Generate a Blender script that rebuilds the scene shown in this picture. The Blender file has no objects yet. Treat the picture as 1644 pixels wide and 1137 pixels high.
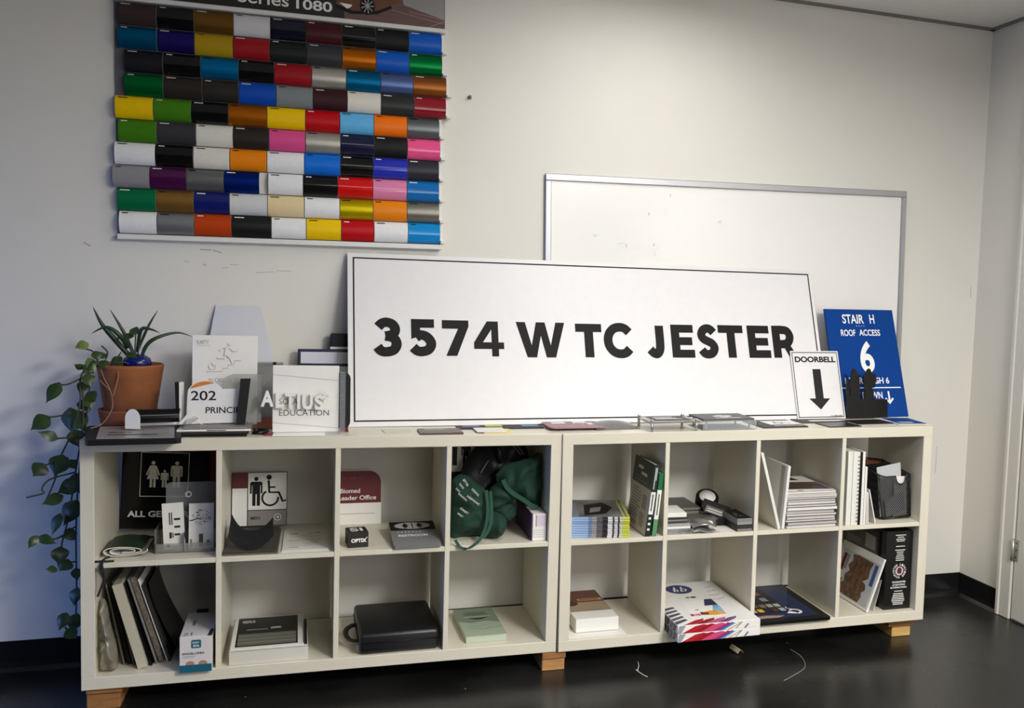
import bpy, bmesh, math, random
from mathutils import Matrix, Vector
PI = math.pi
random.seed(7)
SC = bpy.context.scene
COL = SC.collection
ZB = 0.0712                       # height of the cabinet base above the floor

# ------------------------------------------------------------------ camera
cam_data = bpy.data.cameras.new('camera')
cam = bpy.data.objects.new('camera', cam_data)
COL.objects.link(cam)
cam_data.sensor_fit = 'HORIZONTAL'
cam_data.sensor_width = 36.0
cam_data.lens = 36.0 * 1536.05 / 1644.0
cam_data.shift_x = -172.81 / 1644.0
cam_data.shift_y = 8.24 / 1644.0
cam.matrix_world = (Matrix.Translation((0.66675, -3.13408, 1.26427 + ZB)) @ Matrix.Rotation(-0.30647, 4, 'Z')
                    @ Matrix.Rotation(-0.07435, 4, 'X') @ Matrix.Rotation(-0.03519, 4, 'Y') @ Matrix.Rotation(PI / 2, 4, 'X'))
SC.camera = cam

# ------------------------------------------------------------------ light
SC.view_settings.view_transform = 'Standard'
SC.view_settings.look = 'None'
SC.view_settings.gamma = 1.0
SC.view_settings.use_curve_mapping = False
SC.view_settings.exposure = -0.06
world = bpy.data.worlds.new('World')
SC.world = world
world.use_nodes = True
world.node_tree.nodes['Background'].inputs[0].default_value = (0.80, 0.90, 1.0, 1)
world.node_tree.nodes['Background'].inputs[1].default_value = 0.012


def area_light(name, loc, target, sx, sy, power, color, spread=PI):
    l = bpy.data.lights.new(name, 'AREA')
    l.shape = 'RECTANGLE'
    l.size, l.size_y = sx, sy
    l.energy = power
    l.color = color
    l.spread = spread
    o = bpy.data.objects.new(name, l)
    COL.objects.link(o)
    o.location = loc
    o.rotation_euler = (Vector(target) - Vector(loc)).to_track_quat('-Z', 'Y').to_euler()
    return o


WARM = (1.0, 0.982, 0.955)
SPR = math.radians(175)
area_light('ceiling_troffer_front', (1.85, -0.55, 2.47), (1.85, -0.54, 0), 0.6, 1.2, 15, WARM, SPR)
area_light('ceiling_troffer_middle', (2.4, -2.0, 2.47), (2.4, -1.99, 0), 0.6, 1.2, 9, WARM, SPR)
area_light('ceiling_fill_rear_right', (2.6, -3.2, 2.47), (2.6, -3.19, 0), 0.6, 1.2, 178, WARM, SPR)  # unseen fill added overhead, placed and powered to balance the wall
area_light('ceiling_fill_rear', (1.1, -3.2, 2.47), (1.1, -3.19, 0), 0.6, 1.2, 12, WARM, SPR)  # weaker unseen fill added overhead behind the scene's centre
area_light('rear_fill', (2.2, -4.4, 1.5), (2.3, 0.4, 1.1), 1.6, 1.3, 26, (1.0, 0.975, 0.94))  # added fill behind the camera to brighten cabinet fronts, no window there
area_light('daylight_window', (-2.2, -0.6, 0.75), (-0.3, 0.4, 0.35), 1.0, 1.2, 7.5, (0.16, 0.34, 1.0), math.radians(100))


# ------------------------------------------------------------------ materials
def s2l(c):
    c = c / 255.0
    return c / 12.92 if c <= 0.04045 else ((c + 0.055) / 1.055) ** 2.4


def lin(rgb):
    return (s2l(rgb[0]), s2l(rgb[1]), s2l(rgb[2]), 1.0)


MATS = {}


def mat(name, rgb, rough=0.5, metal=0.0, spec=0.5, coat=0.0, noise=0.03, scale=30.0, rgb2=None, bump=0.0, alpha=1.0, stretch=None):
    """Principled material with a noise-driven colour and roughness variation."""
    if name in MATS:
        return MATS[name]
    m = bpy.data.materials.new(name)
    m.use_nodes = True
    nt = m.node_tree
    b = nt.nodes['Principled BSDF']
    tc = nt.nodes.new('ShaderNodeTexCoord')
    nz = nt.nodes.new('ShaderNodeTexNoise')
    nz.inputs['Scale'].default_value = scale
    nz.inputs['Detail'].default_value = 3.0
    if stretch:
        mp = nt.nodes.new('ShaderNodeMapping')
        mp.inputs['Scale'].default_value = stretch
        nt.links.new(tc.outputs['Object'], mp.inputs['Vector'])
        nt.links.new(mp.outputs['Vector'], nz.inputs['Vector'])
    else:
        nt.links.new(tc.outputs['Object'], nz.inputs['Vector'])
    ramp = nt.nodes.new('ShaderNodeValToRGB')
    ramp.color_ramp.elements[0].position = 0.3
    ramp.color_ramp.elements[1].position = 0.7
    base = lin(rgb)
    ramp.color_ramp.elements[0].color = base
    if rgb2:
        ramp.color_ramp.elements[1].color = lin(rgb2)
    else:
        ramp.color_ramp.elements[1].color = tuple(min(1, c * (1 - noise)) for c in base[:3]) + (1,)
    nt.links.new(nz.outputs['Fac'], ramp.inputs['Fac'])
    nt.links.new(ramp.outputs['Color'], b.inputs['Base Color'])
    b.inputs['Roughness'].default_value = rough
    b.inputs['Metallic'].default_value = metal
    b.inputs['Specular IOR Level'].default_value = spec
    b.inputs['Coat Weight'].default_value = coat
    b.inputs['Coat Roughness'].default_value = 0.08
    b.inputs['Alpha'].default_value = alpha
    if bump:
        bp = nt.nodes.new('ShaderNodeBump')
        bp.inputs['Strength'].default_value = bump
        bp.inputs['Distance'].default_value = 0.01
        nt.links.new(nz.outputs['Fac'], bp.inputs['Height'])
        nt.links.new(bp.outputs['Normal'], b.inputs['Normal'])
    m.diffuse_color = base
    MATS[name] = m
    return m


def clear_mat(name, tint=(245, 248, 250), amount=0.12, rough=0.05):
    """Clear acrylic sheet: mostly see-through, fresnel gloss, a little body."""
    m = bpy.data.materials.new(name)
    m.use_nodes = True
    nt = m.node_tree
    for n in list(nt.nodes):
        nt.nodes.remove(n)
    out = nt.nodes.new('ShaderNodeOutputMaterial')
    tr = nt.nodes.new('ShaderNodeBsdfTransparent')
    tr.inputs[0].default_value = lin(tint)
    df = nt.nodes.new('ShaderNodeBsdfPrincipled')
    df.inputs['Base Color'].default_value = lin(tint)
    df.inputs['Roughness'].default_value = 0.4
    gl = nt.nodes.new('ShaderNodeBsdfGlossy')
    gl.inputs['Roughness'].default_value = rough
    fr = nt.nodes.new('ShaderNodeFresnel')
    fr.inputs[0].default_value = 1.4
    m1 = nt.nodes.new('ShaderNodeMixShader')
    m1.inputs[0].default_value = amount
    m2 = nt.nodes.new('ShaderNodeMixShader')
    nt.links.new(tr.outputs[0], m1.inputs[1])
    nt.links.new(df.outputs[0], m1.inputs[2])
    nt.links.new(fr.outputs[0], m2.inputs[0])
    nt.links.new(m1.outputs[0], m2.inputs[1])
    nt.links.new(gl.outputs[0], m2.inputs[2])
    nt.links.new(m2.outputs[0], out.inputs[0])
    MATS[name] = m
    return m


def mesh_screen_mat(name):
    """Black expanded-metal mesh: opaque wires, open diamonds between."""
    m = bpy.data.materials.new(name)
    m.use_nodes = True
    nt = m.node_tree
    b = nt.nodes['Principled BSDF']
    b.inputs['Base Color'].default_value = lin((22, 22, 24))
    b.inputs['Roughness'].default_value = 0.5
    tc = nt.nodes.new('ShaderNodeTexCoord')
    mp = nt.nodes.new('ShaderNodeMapping')
    mp.inputs['Rotation'].default_value = (0.0, PI / 4, PI / 4)
    ck = nt.nodes.new('ShaderNodeTexChecker')
    ck.inputs['Scale'].default_value = 260.0
    mt = nt.nodes.new('ShaderNodeMath')
    mt.operation = 'MULTIPLY_ADD'
    mt.inputs[1].default_value = 0.55
    mt.inputs[2].default_value = 0.42
    nt.links.new(tc.outputs['Object'], mp.inputs['Vector'])
    nt.links.new(mp.outputs['Vector'], ck.inputs['Vector'])
    nt.links.new(ck.outputs['Fac'], mt.inputs[0])
    nt.links.new(mt.outputs[0], b.inputs['Alpha'])
    MATS[name] = m
    return m


WHITE = mat('white_print', (238, 237, 234), 0.45)
CARD = mat('white_card', (232, 230, 224), 0.6)
PAPER = mat('paper', (226, 223, 214), 0.8)
BLACK = mat('black_print', (15, 15, 16), 0.5, spec=0.3)
BLACKGLOSS = mat('black_gloss', (11, 11, 12), 0.15, spec=0.35)
DARK = mat('charcoal', (40, 39, 38), 0.5)
SIGNWHITE = mat('sign_white', (224, 222, 223), 0.4)
LETTER = mat('letter_black', (24, 20, 22), 0.6, spec=0.2)
LAM = mat('white_laminate', (219, 213, 195), 0.32, noise=0.02)
CLEAR = clear_mat('clear_acrylic')
CLEAR2 = clear_mat('cloudy_acrylic', (225, 225, 222), 0.22)
SILVER = mat('silver', (190, 190, 192), 0.3, 0.8)
MAROON = mat('maroon', (96, 20, 28), 0.5)
GREY = mat('mid_grey', (128, 126, 124), 0.5)


# ------------------------------------------------------------------ mesh builder
def T(x=0, y=0, z=0, rz=0, rx=0, ry=0):
    return Matrix.Translation((x, y, z)) @ Matrix.Rotation(rz, 4, 'Z') @ Matrix.Rotation(ry, 4, 'Y') @ Matrix.Rotation(rx, 4, 'X')


UP = Matrix.Rotation(PI / 2, 4, 'X')           # plane XY -> upright plane XZ facing -Y
I4 = Matrix.Identity(4)
_glyph = {}


def glyph(s, bold):
    k = (s, round(bold, 4))
    if k not in _glyph:
        c = bpy.data.curves.new('lettering', 'FONT')
        c.body = s
        c.offset = bold
        c.resolution_u = 6
        ob = bpy.data.objects.new('lettering', c)
        me = bpy.data.meshes.new_from_object(ob)
        _glyph[k] = ([tuple(v.co) for v in me.vertices], [tuple(p.vertices) for p in me.polygons])
        bpy.data.objects.remove(ob)
        bpy.data.meshes.remove(me)
        bpy.data.curves.remove(c)
    return _glyph[k]


class MB:
    def __init__(self):
        self.v, self.f, self.mi, self.sm, self.mats = [], [], [], [], []

    def add(self, vs, fs, m, M=I4, smooth=False):
        if m not in self.mats:
            self.mats.append(m)
        k = self.mats.index(m)
        n = len(self.v)
        self.v += [tuple(M @ Vector(v)) for v in vs]
        for f in fs:
            self.f.append(tuple(n + i for i in f))
            self.mi.append(k)
            self.sm.append(smooth)
        return self

    def box(self, x0, x1, y0, y1, z0, z1, m, M=I4, bevel=0.0, seg=1):
        if bevel > 0:
            bm = bmesh.new()
            bmesh.ops.create_cube(bm, size=1.0)
            for v in bm.verts:
                v.co = Vector(((x0 + x1) / 2 + v.co.x * (x1 - x0), (y0 + y1) / 2 + v.co.y * (y1 - y0), (z0 + z1) / 2 + v.co.z * (z1 - z0)))
            bmesh.ops.bevel(bm, geom=list(bm.edges), offset=bevel, segments=seg, affect='EDGES', profile=0.5)
            bm.verts.index_update()
            vs = [tuple(v.co) for v in bm.verts]
            fs = [[v.index for v in f.verts] for f in bm.faces]
            bm.free()
            return self.add(vs, fs, m, M, smooth=seg > 1)
        vs = [(x0, y0, z0), (x1, y0, z0), (x1, y1, z0), (x0, y1, z0), (x0, y0, z1), (x1, y0, z1), (x1, y1, z1), (x0, y1, z1)]
        fs = [(0, 3, 2, 1), (4, 5, 6, 7), (0, 1, 5, 4), (1, 2, 6, 5), (2, 3, 7, 6), (3, 0, 4, 7)]
        return self.add(vs, fs, m, M)

    def poly(self, pts, m, M=I4, depth=0.0, m_side=None):
        """flat polygon in the XY plane of M facing +Z, with body behind it when depth > 0"""
        n = len(pts)
        area = sum(pts[i][0] * pts[(i + 1) % n][1] - pts[(i + 1) % n][0] * pts[i][1] for i in range(n))
        if area < 0:
            pts = pts[::-1]
        self.add([(p[0], p[1], 0) for p in pts], [tuple(range(n))], m, M)
        if depth > 0:
            ms = m_side or m
            vs = [(p[0], p[1], 0) for p in pts] + [(p[0], p[1], -depth) for p in pts]
            self.add(vs, [(i, i + n, (i + 1) % n + n, (i + 1) % n) for i in range(n)] + [tuple(range(2 * n - 1, n - 1, -1))], ms, M)
        return self

    def rect(self, x0, y0, x1, y1, m, M=I4, depth=0.0):
        return self.poly([(x0, y0), (x1, y0), (x1, y1), (x0, y1)], m, M, depth)

    def frame(self, x0, y0, x1, y1, w, m, M=I4):
        self.rect(x0, y0, x1, y0 + w, m, M)
        self.rect(x0, y1 - w, x1, y1, m, M)
        self.rect(x0, y0 + w, x0 + w, y1 - w, m, M)
        return self.rect(x1 - w, y0 + w, x1, y1 - w, m, M)

    def disk(self, cx, cy, rx, ry, m, M=I4, n=24, depth=0.0):
        return self.poly([(cx + rx * math.cos(2 * PI * i / n), cy + ry * math.sin(2 * PI * i / n)) for i in range(n)], m, M, depth)

    def ring(self, cx, cy, r0, r1, m, M=I4, n=32, a0=0.0, a1=2 * PI):
        k = n + 1
        vs = []
        for i in range(k):
            a = a0 + (a1 - a0) * i / n
            vs += [(cx + r0 * math.cos(a), cy + r0 * math.sin(a), 0), (cx + r1 * math.cos(a), cy + r1 * math.sin(a), 0)]
        return self.add(vs, [(2 * i, 2 * i + 1, 2 * i + 3, 2 * i + 2) for i in range(n)], m, M)

    def stroke(self, pts, w, m, M=I4):
        """flat line of width w through 2-D points"""
        vs = []
        for i, p in enumerate(pts):
            a = Vector(pts[max(0, i - 1)])
            b = Vector(pts[min(len(pts) - 1, i + 1)])
            d = (b - a).normalized()
            nrm = Vector((-d.y, d.x)) * w / 2
            vs += [(p[0] + nrm.x, p[1] + nrm.y, 0), (p[0] - nrm.x, p[1] - nrm.y, 0)]
        return self.add(vs, [(2 * i, 2 * i + 1, 2 * i + 3, 2 * i + 2) for i in range(len(pts) - 1)], m, M)

    def text(self, s, x0, y0, x1, y1, m, M=I4, bold=0.0, depth=0.0, fit=None):
        """lettering filling the box x0..x1, y0..y1 (x1 None keeps the type's own width)"""
        vs, fs = glyph(s, bold)
        ax, bx = min(v[0] for v in vs), max(v[0] for v in vs)
        ay, by = min(v[1] for v in vs), max(v[1] for v in vs)
        if fit:
            ay, by = fit
        sy = (y1 - y0) / (by - ay)
        sx = sy if x1 is None else (x1 - x0) / (bx - ax)
        out = [(x0 + (v[0] - ax) * sx, y0 + (v[1] - ay) * sy, 0) for v in vs]
        self.add(out, fs, m, M)
        if depth:
            edges = {}
            for f in fs:
                for i in range(len(f)):
                    e = (f[i], f[(i + 1) % len(f)])
                    if (e[1], e[0]) in edges:
                        del edges[(e[1], e[0])]
                    else:
                        edges[e] = 1
            n = len(out)
            self.add(out + [(v[0], v[1], -depth) for v in out], [(a, a + n, b + n, b) for a, b in edges], m, M)
        return self

    def lines(self, x0, y0, x1, y1, n, m, M=I4, fill=0.45, rag=0.35):
        """rows of illegible small print"""
        h = (y1 - y0) / n
        for i in range(n):
            y = y1 - (i + 0.5) * h
            self.rect(x0, y - h * fill / 2, x1 - (x1 - x0) * rag * random.random(), y + h * fill / 2, m, M)
        return self

    def tube(self, pts, r, m, n=8, M=I4, flat=1.0, r1=None, caps=True):
        pts = [Vector(p) for p in pts]
        vs, prev = [], None
        for i, p in enumerate(pts):
            d = (pts[min(i + 1, len(pts) - 1)] - pts[max(i - 1, 0)]).normalized()
            if prev is None:
                ref = Vector((0, 0, 1)) if abs(d.z) < 0.9 else Vector((1, 0, 0))
                u = d.cross(ref).normalized()
            else:
                u = (prev - d * prev.dot(d)).normalized()
            prev = u
            w = d.cross(u)
            rr = r if r1 is None else r + (r1 - r) * i / (len(pts) - 1)
            for k in range(n):
                a = 2 * PI * k / n
                vs.append(p + u * rr * math.cos(a) + w * rr * flat * math.sin(a))
        fs = []
        for i in range(len(pts) - 1):
            for k in range(n):
                fs.append((i * n + k, i * n + (k + 1) % n, (i + 1) * n + (k + 1) % n, (i + 1) * n + k))
        if caps:
            fs.append(tuple(range(n - 1, -1, -1)))
            fs.append(tuple((len(pts) - 1) * n + k for k in range(n)))
        return self.add(vs, fs, m, M, smooth=True)

    def lathe(self, prof, m, n=32, M=I4, smooth=True):
        vs = []
        for r, z in prof:
            for k in range(n):
                a = 2 * PI * k / n
                vs.append((r * math.cos(a), r * math.sin(a), z))
        fs = []
        for i in range(len(prof) - 1):
            for k in range(n):
                fs.append((i * n + k, i * n + (k + 1) % n, (i + 1) * n + (k + 1) % n, (i + 1) * n + k))
        return self.add(vs, fs, m, M, smooth)

    def grid(self, fn, nu, nv, m, M=I4, thick=0.0, smooth=True, m_back=None):
        """sheet fn(u, v) -> point with u, v in 0..1, given a back side thick away along -normal"""
        P = [[Vector(fn(i / nu, j / nv)) for j in range(nv + 1)] for i in range(nu + 1)]
        vs = [tuple(P[i][j]) for i in range(nu + 1) for j in range(nv + 1)]
        w = nv + 1
        fs = [(i * w + j, (i + 1) * w + j, (i + 1) * w + j + 1, i * w + j + 1) for i in range(nu) for j in range(nv)]
        self.add(vs, fs, m, M, smooth)
        if thick:
            B = []
            for i in range(nu + 1):
                for j in range(nv + 1):
                    du = P[min(i + 1, nu)][j] - P[max(i - 1, 0)][j]
                    dv = P[i][min(j + 1, nv)] - P[i][max(j - 1, 0)]
                    nn = du.cross(dv)
                    nn = nn.normalized() if nn.length > 1e-12 else Vector((0, 0, 1))
                    B.append(tuple(P[i][j] - nn * thick))
            self.add(B, [tuple(reversed(f)) for f in fs], m_back or m, M, smooth)
            edge = [(i, 0) for i in range(nu + 1)] + [(nu, j) for j in range(1, nv + 1)] + [(i, nv) for i in range(nu - 1, -1, -1)] + [(0, j) for j in range(nv - 1, 0, -1)]
            idx = [i * w + j for i, j in edge]
            n = len(idx)
            self.add([vs[i] for i in idx] + [B[i] for i in idx], [(k, k + n, (k + 1) % n + n, (k + 1) % n) for k in range(n)], m, M)
        return self

    def build(self, name, parent=None, M=None, label=None):
        me = bpy.data.meshes.new(name)
        me.from_pydata(self.v, [], self.f)
        for m in self.mats:
            me.materials.append(m)
        for p, k, s in zip(me.polygons, self.mi, self.sm):
            p.material_index = k
            p.use_smooth = s
        me.update()
        o = bpy.data.objects.new(name, me)
        COL.objects.link(o)
        if parent is not None:
            o.parent = parent
        if M is not None:
            if parent is None:
                o.matrix_world = M
            else:
                o.matrix_basis = M
        if label:
            o['label'] = label
        return o


def tag(o, label, cat, group=None):
    o['label'] = label
    o['category'] = cat
    if group:
        o['group'] = group
    return o


def thing(name, label, cat, M, group=None):
    o = bpy.data.objects.new(name, None)
    o.empty_display_size = 0.02
    COL.objects.link(o)
    o.matrix_world = M
    return tag(o, label, cat, group)


def struct(name, mb, M=I4):
    o = mb.build(name, None, M)
    o['kind'] = 'structure'
    return o


# frames: left cabinet, right cabinet (a touch turned and tilted by its blocks), back wall
F0 = T(0, 0, ZB)
F1 = T(1.47084, -0.00726, ZB, rz=-0.00507, ry=-0.00881)
FW = T(0, 0.40809, ZB, rz=0.01661)
CT, CD, CC, CW = 0.038, 0.016, 0.335, 0.39      # outer board, divider, cell, depth
CH = 2 * CC + CD + 2 * CT
CLEN = 4 * CC + 3 * CD + 2 * CT
LOW, MID, TOP = CT, CT + CC + CD, CH
WCORN = 3.4625                                    # corner along the wall

# ================================================================== the room
def wall_mat():
    m = mat('painted_wall', (222, 219, 211), 0.6, noise=0.025, scale=5.0, bump=0.03)
    return m


WALL = wall_mat()
SCUFF = mat('scuff', (178, 174, 168), 0.8)
ZF, ZC = -ZB, 2.445
b = MB()
b.box(-3.6, WCORN + 0.15, 0, 0.12, ZF, ZC + 0.1, WALL)
for (s0, z0, ln, tk, an) in ((-0.06, 1.346, 0.025, 0.005, 0.5), (0.298, 1.344, 0.035, 0.004, 0.0), (0.335, 1.340, 0.03, 0.004, 0.3), (0.24, 1.302, 0.02, 0.002, 0.1),
                             (0.39, 1.297, 0.03, 0.002, 0.05), (0.488, 1.275, 0.06, 0.002, -0.1), (0.549, 1.282, 0.05, 0.002, 0.0), (0.295, 1.293, 0.012, 0.004, 0.4),
                             (0.36, 1.285, 0.02, 0.002, -0.2), (3.43, 1.3, 0.003, 0.05, 0.0), (3.30, 0.55, 0.003, 0.12, 0.0)):
    b.rect(-ln / 2, -tk / 2, ln / 2, tk / 2, SCUFF, T(s0, -0.0006, z0, ry=an) @ UP)
struct('wall_back', b, FW)
b = MB()
b.box(WCORN, WCORN + 0.12, -4.6, 0.0, ZF, ZC + 0.1, WALL)
struct('wall_right', b, FW)

CEIL = mat('ceiling_tile', (232, 229, 224), 0.9, noise=0.06, scale=60.0, bump=0.1)
TBAR = mat('ceiling_grid', (205, 203, 198), 0.5)
DARKGAP = mat('wall_angle', (120, 117, 112), 0.6)  # darker grey strip along the ceiling's wall edges
b = MB()
b.box(-3.6, WCORN, -4.6, 0.0, ZC, ZC + 0.06, CEIL)
for k in range(8):
    y = -0.42 - 0.61 * k
    b.box(-3.6, WCORN, y - 0.012, y + 0.012, ZC - 0.006, ZC, TBAR)
for k in range(6):
    x = 2.40 - 1.22 * k
    b.box(x - 0.012, x + 0.012, -4.6, 0.0, ZC - 0.006, ZC, TBAR)
b.box(-3.6, WCORN, -0.022, 0.0, ZC - 0.008, ZC, DARKGAP)
b.box(WCORN - 0.022, WCORN, -4.6, 0.0, ZC - 0.008, ZC, DARKGAP)
struct('ceiling', b, FW)


def floor_mat():
    m = bpy.data.materials.new('black_vinyl_floor')
    m.use_nodes = True
    nt = m.node_tree
    p = nt.nodes['Principled BSDF']
    tc = nt.nodes.new('ShaderNodeTexCoord')
    n1 = nt.nodes.new('ShaderNodeTexNoise')
    n1.inputs['Scale'].default_value = 3.0
    n1.inputs['Detail'].default_value = 6.0
    r1 = nt.nodes.new('ShaderNodeValToRGB')
    r1.color_ramp.elements[0].position, r1.color_ramp.elements[1].position = 0.35, 0.75
    r1.color_ramp.elements[0].color, r1.color_ramp.elements[1].color = lin((17, 17, 17)), lin((38, 38, 36))
    vo = nt.nodes.new('ShaderNodeTexVoronoi')
    vo.inputs['Scale'].default_value = 22.0
    sp = nt.nodes.new('ShaderNodeValToRGB')
    sp.color_ramp.elements[0].position, sp.color_ramp.elements[1].position = 0.05, 0.09
    sp.color_ramp.elements[0].color, sp.color_ramp.elements[1].color = (1, 1, 1, 1), (0, 0, 0, 1)
    n2 = nt.nodes.new('ShaderNodeTexNoise')
    n2.inputs['Scale'].default_value = 9.0
    r2 = nt.nodes.new('ShaderNodeValToRGB')
    r2.color_ramp.elements[0].position, r2.color_ramp.elements[1].position = 0.52, 0.62
    mul = nt.nodes.new('ShaderNodeMath')
    mul.operation = 'MULTIPLY'
    mx = nt.nodes.new('ShaderNodeMix')
    mx.data_type = 'RGBA'
    mx.inputs['B'].default_value = lin((120, 118, 112))
    rr = nt.nodes.new('ShaderNodeMapRange')
    rr.inputs['To Min'].default_value, rr.inputs['To Max'].default_value = 0.16, 0.42
    for n in (n1, vo, n2):
        nt.links.new(tc.outputs['Object'], n.inputs['Vector'])
    nt.links.new(n1.outputs['Fac'], r1.inputs['Fac'])
    nt.links.new(n1.outputs['Fac'], rr.inputs['Value'])
    nt.links.new(vo.outputs['Distance'], sp.inputs['Fac'])
    nt.links.new(n2.outputs['Fac'], r2.inputs['Fac'])
    nt.links.new(sp.outputs['Color'], mul.inputs[0])
    nt.links.new(r2.outputs['Color'], mul.inputs[1])
    nt.links.new(mul.outputs[0], mx.inputs['Factor'])
    nt.links.new(r1.outputs['Color'], mx.inputs['A'])
    nt.links.new(mx.outputs['Result'], p.inputs['Base Color'])
    nt.links.new(rr.outputs['Result'], p.inputs['Roughness'])
    MATS['floor'] = m
    return m


FLOOR = floor_mat()
b = MB()
b.box(-3.6, WCORN + 0.1, -4.6, 0.1, ZF - 0.05, ZF, FLOOR)
struct('floor', b, FW)

COVE = mat('black_cove_base', (22, 21, 22), 0.3)
b = MB()


def cove(bm_, x0, x1, M):
    pr = [(0, 0.1), (-0.004, 0.1), (-0.005, 0.03), (-0.008, 0.012), (-0.02, 0.002), (-0.022, 0.0), (0, 0)]
    n = len(pr)
    vs = [(x0, p[0], p[1]) for p in pr] + [(x1, p[0], p[1]) for p in pr]
    fs = [(i, (i + 1) % n, (i + 1) % n + n, i + n) for i in range(n)] + [tuple(range(n - 1, -1, -1)), tuple(range(n, 2 * n))]
    bm_.add(vs, fs, COVE, M)


cove(b, -3.6, WCORN, T(0, 0, ZF))
struct('baseboard_back', b, FW)
b = MB()
cove(b, 0.0, 0.262, T(WCORN, 0, ZF, rz=-PI / 2))
struct('baseboard_right', b, FW)

# door in the right wall: casing, slab, hinge
TRIM = mat('door_paint', (216, 213, 204), 0.4)
b = MB()
b.box(WCORN - 0.016, WCORN, -0.345, -0.266, ZF, 2.02, TRIM, bevel=0.003)
b.box(WCORN - 0.022, WCORN, -0.285, -0.266, ZF, 2.02, TRIM, bevel=0.003)
b.box(WCORN - 0.019, WCORN, -1.27, -0.266, 2.02, 2.10, TRIM, bevel=0.003)
b.box(WCORN - 0.016, WCORN, -1.27, -1.195, ZF, 2.02, TRIM, bevel=0.003)
struct('trim_1', b, FW)
b = MB()
b.box(WCORN - 0.010, WCORN + 0.03, -1.19, -0.352, ZF + 0.008, 2.015, TRIM, bevel=0.002)
door = struct('door_1', b, FW)
b = MB()
HINGE = mat('hinge_steel', (170, 168, 160), 0.35, 0.6)
b.tube([(WCORN - 0.019, -0.349, z) for z in (0.185, 0.22, 0.275)], 0.007, HINGE, 10)
b.box(WCORN - 0.013, WCORN - 0.009, -0.375, -0.349, 0.185, 0.275, HINGE)
for zz in (0.2, 0.23, 0.26):
    b.disk(0, 0, 0.004, 0.004, DARK, T(WCORN - 0.0135, -0.363, zz, rz=-PI / 2) @ UP, 10)
b.build('hinge', door)
b = MB()
b.lathe([(0.0, 0.0), (0.026, 0.0), (0.026, 0.006), (0.011, 0.012), (0.011, 0.035), (0.028, 0.045), (0.03, 0.058), (0.02, 0.07), (0.0, 0.073)], HINGE, 20,
        T(WCORN - 0.010, -1.12, 0.95) @ Matrix.Rotation(-PI / 2, 4, 'Y'))
b.build('door_knob', door)

# ================================================================== the two cubby cabinets
def cubby(label, F):
    t = thing('cubby_shelf', label, 'shelf unit', F, 'white cubby units')
    bv = 0.0012
    MB().box(0, CLEN, 0, CW, CH - CT, CH, LAM, bevel=bv).build('top_panel', t)
    MB().box(0, CLEN, 0, CW, 0, CT, LAM, bevel=bv).build('bottom_panel', t)
    for x in (0, CLEN - CT):
        MB().box(x, x + CT, 0, CW, CT, CH - CT, LAM, bevel=bv).build('side_panel', t)
    for k in range(1, 4):
        x = CT + k * CC + (k - 1) * CD
        MB().box(x, x + CD, 0.001, CW, CT, CH - CT, LAM, bevel=0.0008).build('divider', t)
    for k in range(4):
        x = CT + k * (CC + CD)
        MB().box(x, x + CC, 0.002, CW, CT + CC, CT + CC + CD, LAM, bevel=0.0008).build('cubby_board', t)
    return t


cubby('long white eight-cell cubby shelf on the left, beside the trailing plant', F0)
cubby('long white eight-cell cubby shelf on the right, below the blue stair sign', F1)
PINE = mat('pine_block', (196, 148, 92), 0.6, rgb2=(172, 122, 70), scale=14.0, stretch=(1, 0.25, 6), bump=0.05)
PINE2 = mat('pine_block_dark', (168, 118, 66), 0.6, rgb2=(140, 94, 52), scale=14.0, stretch=(1, 0.25, 6))


def blocks(x0, x1, y0, x0u, x1u, y0u, ztop, where, m1=PINE, m2=PINE2, zmid=-0.027):
    b = MB().box(x0, x1, y0, y0 + 0.33, ZF, zmid, m1, F0, bevel=0.002)
    tag(b.build('wood_block'), 'lower pine block on the floor under the %s' % where, 'block', 'pine blocks under the cubby units')
    b = MB().box(x0u, x1u, y0u, y0u + 0.33, zmid, ztop, m2, F0, bevel=0.002)
    tag(b.build('wood_block'), 'thinner upper pine board wedged under the %s' % where, 'block', 'pine blocks under the cubby units')


blocks(0.010, 0.102, 0.022, 0.010, 0.108, 0.012, -0.0005, 'left end of the left cubby unit', PINE2, PINE2, -0.018)
blocks(1.420, 1.500, 0.014, 1.418, 1.502, 0.006, -0.0005, 'joint between the two cubby units')
blocks(2.838, 2.922, 0.045, 2.815, 2.93, 0.035, 0.011, 'right end of the right cubby unit', mat('pine_pale', (222, 184, 112), 0.6, rgb2=(205, 160, 92), scale=14, stretch=(1, 0.25, 6)))

# ================================================================== vinyl swatch display on the wall
ROWX = [[0.063, 0.178, 0.29, 0.411, 0.527, 0.641, 0.76, 0.872, 0.987, 1.103], [0.062, 0.178, 0.291, 0.409, 0.525, 0.644, 0.761, 0.875, 0.989, 1.105],
        [0.081, 0.195, 0.309, 0.426, 0.539, 0.66, 0.774, 0.891, 1.003, 1.121], [0.08, 0.195, 0.313, 0.426, 0.545, 0.664, 0.778, 0.892, 1.007, 1.12],
        [0.05, 0.164, 0.278, 0.393, 0.515, 0.639, 0.753, 0.868, 0.983, 1.097], [0.058, 0.173, 0.292, 0.407, 0.521, 0.639, 0.755, 0.869, 0.984, 1.101],
        [0.046, 0.168, 0.283, 0.396, 0.514, 0.635, 0.755, 0.866, 0.985, 1.097], [0.039, 0.15, 0.262, 0.377, 0.49, 0.517, 0.631, 0.746, 0.865, 0.983, 1.098],
        [0.052, 0.168, 0.283, 0.394, 0.515, 0.635, 0.753, 0.866, 0.984, 1.099], [0.056, 0.17, 0.284, 0.4, 0.527, 0.641, 0.758, 0.87, 0.988, 1.103]]
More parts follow.
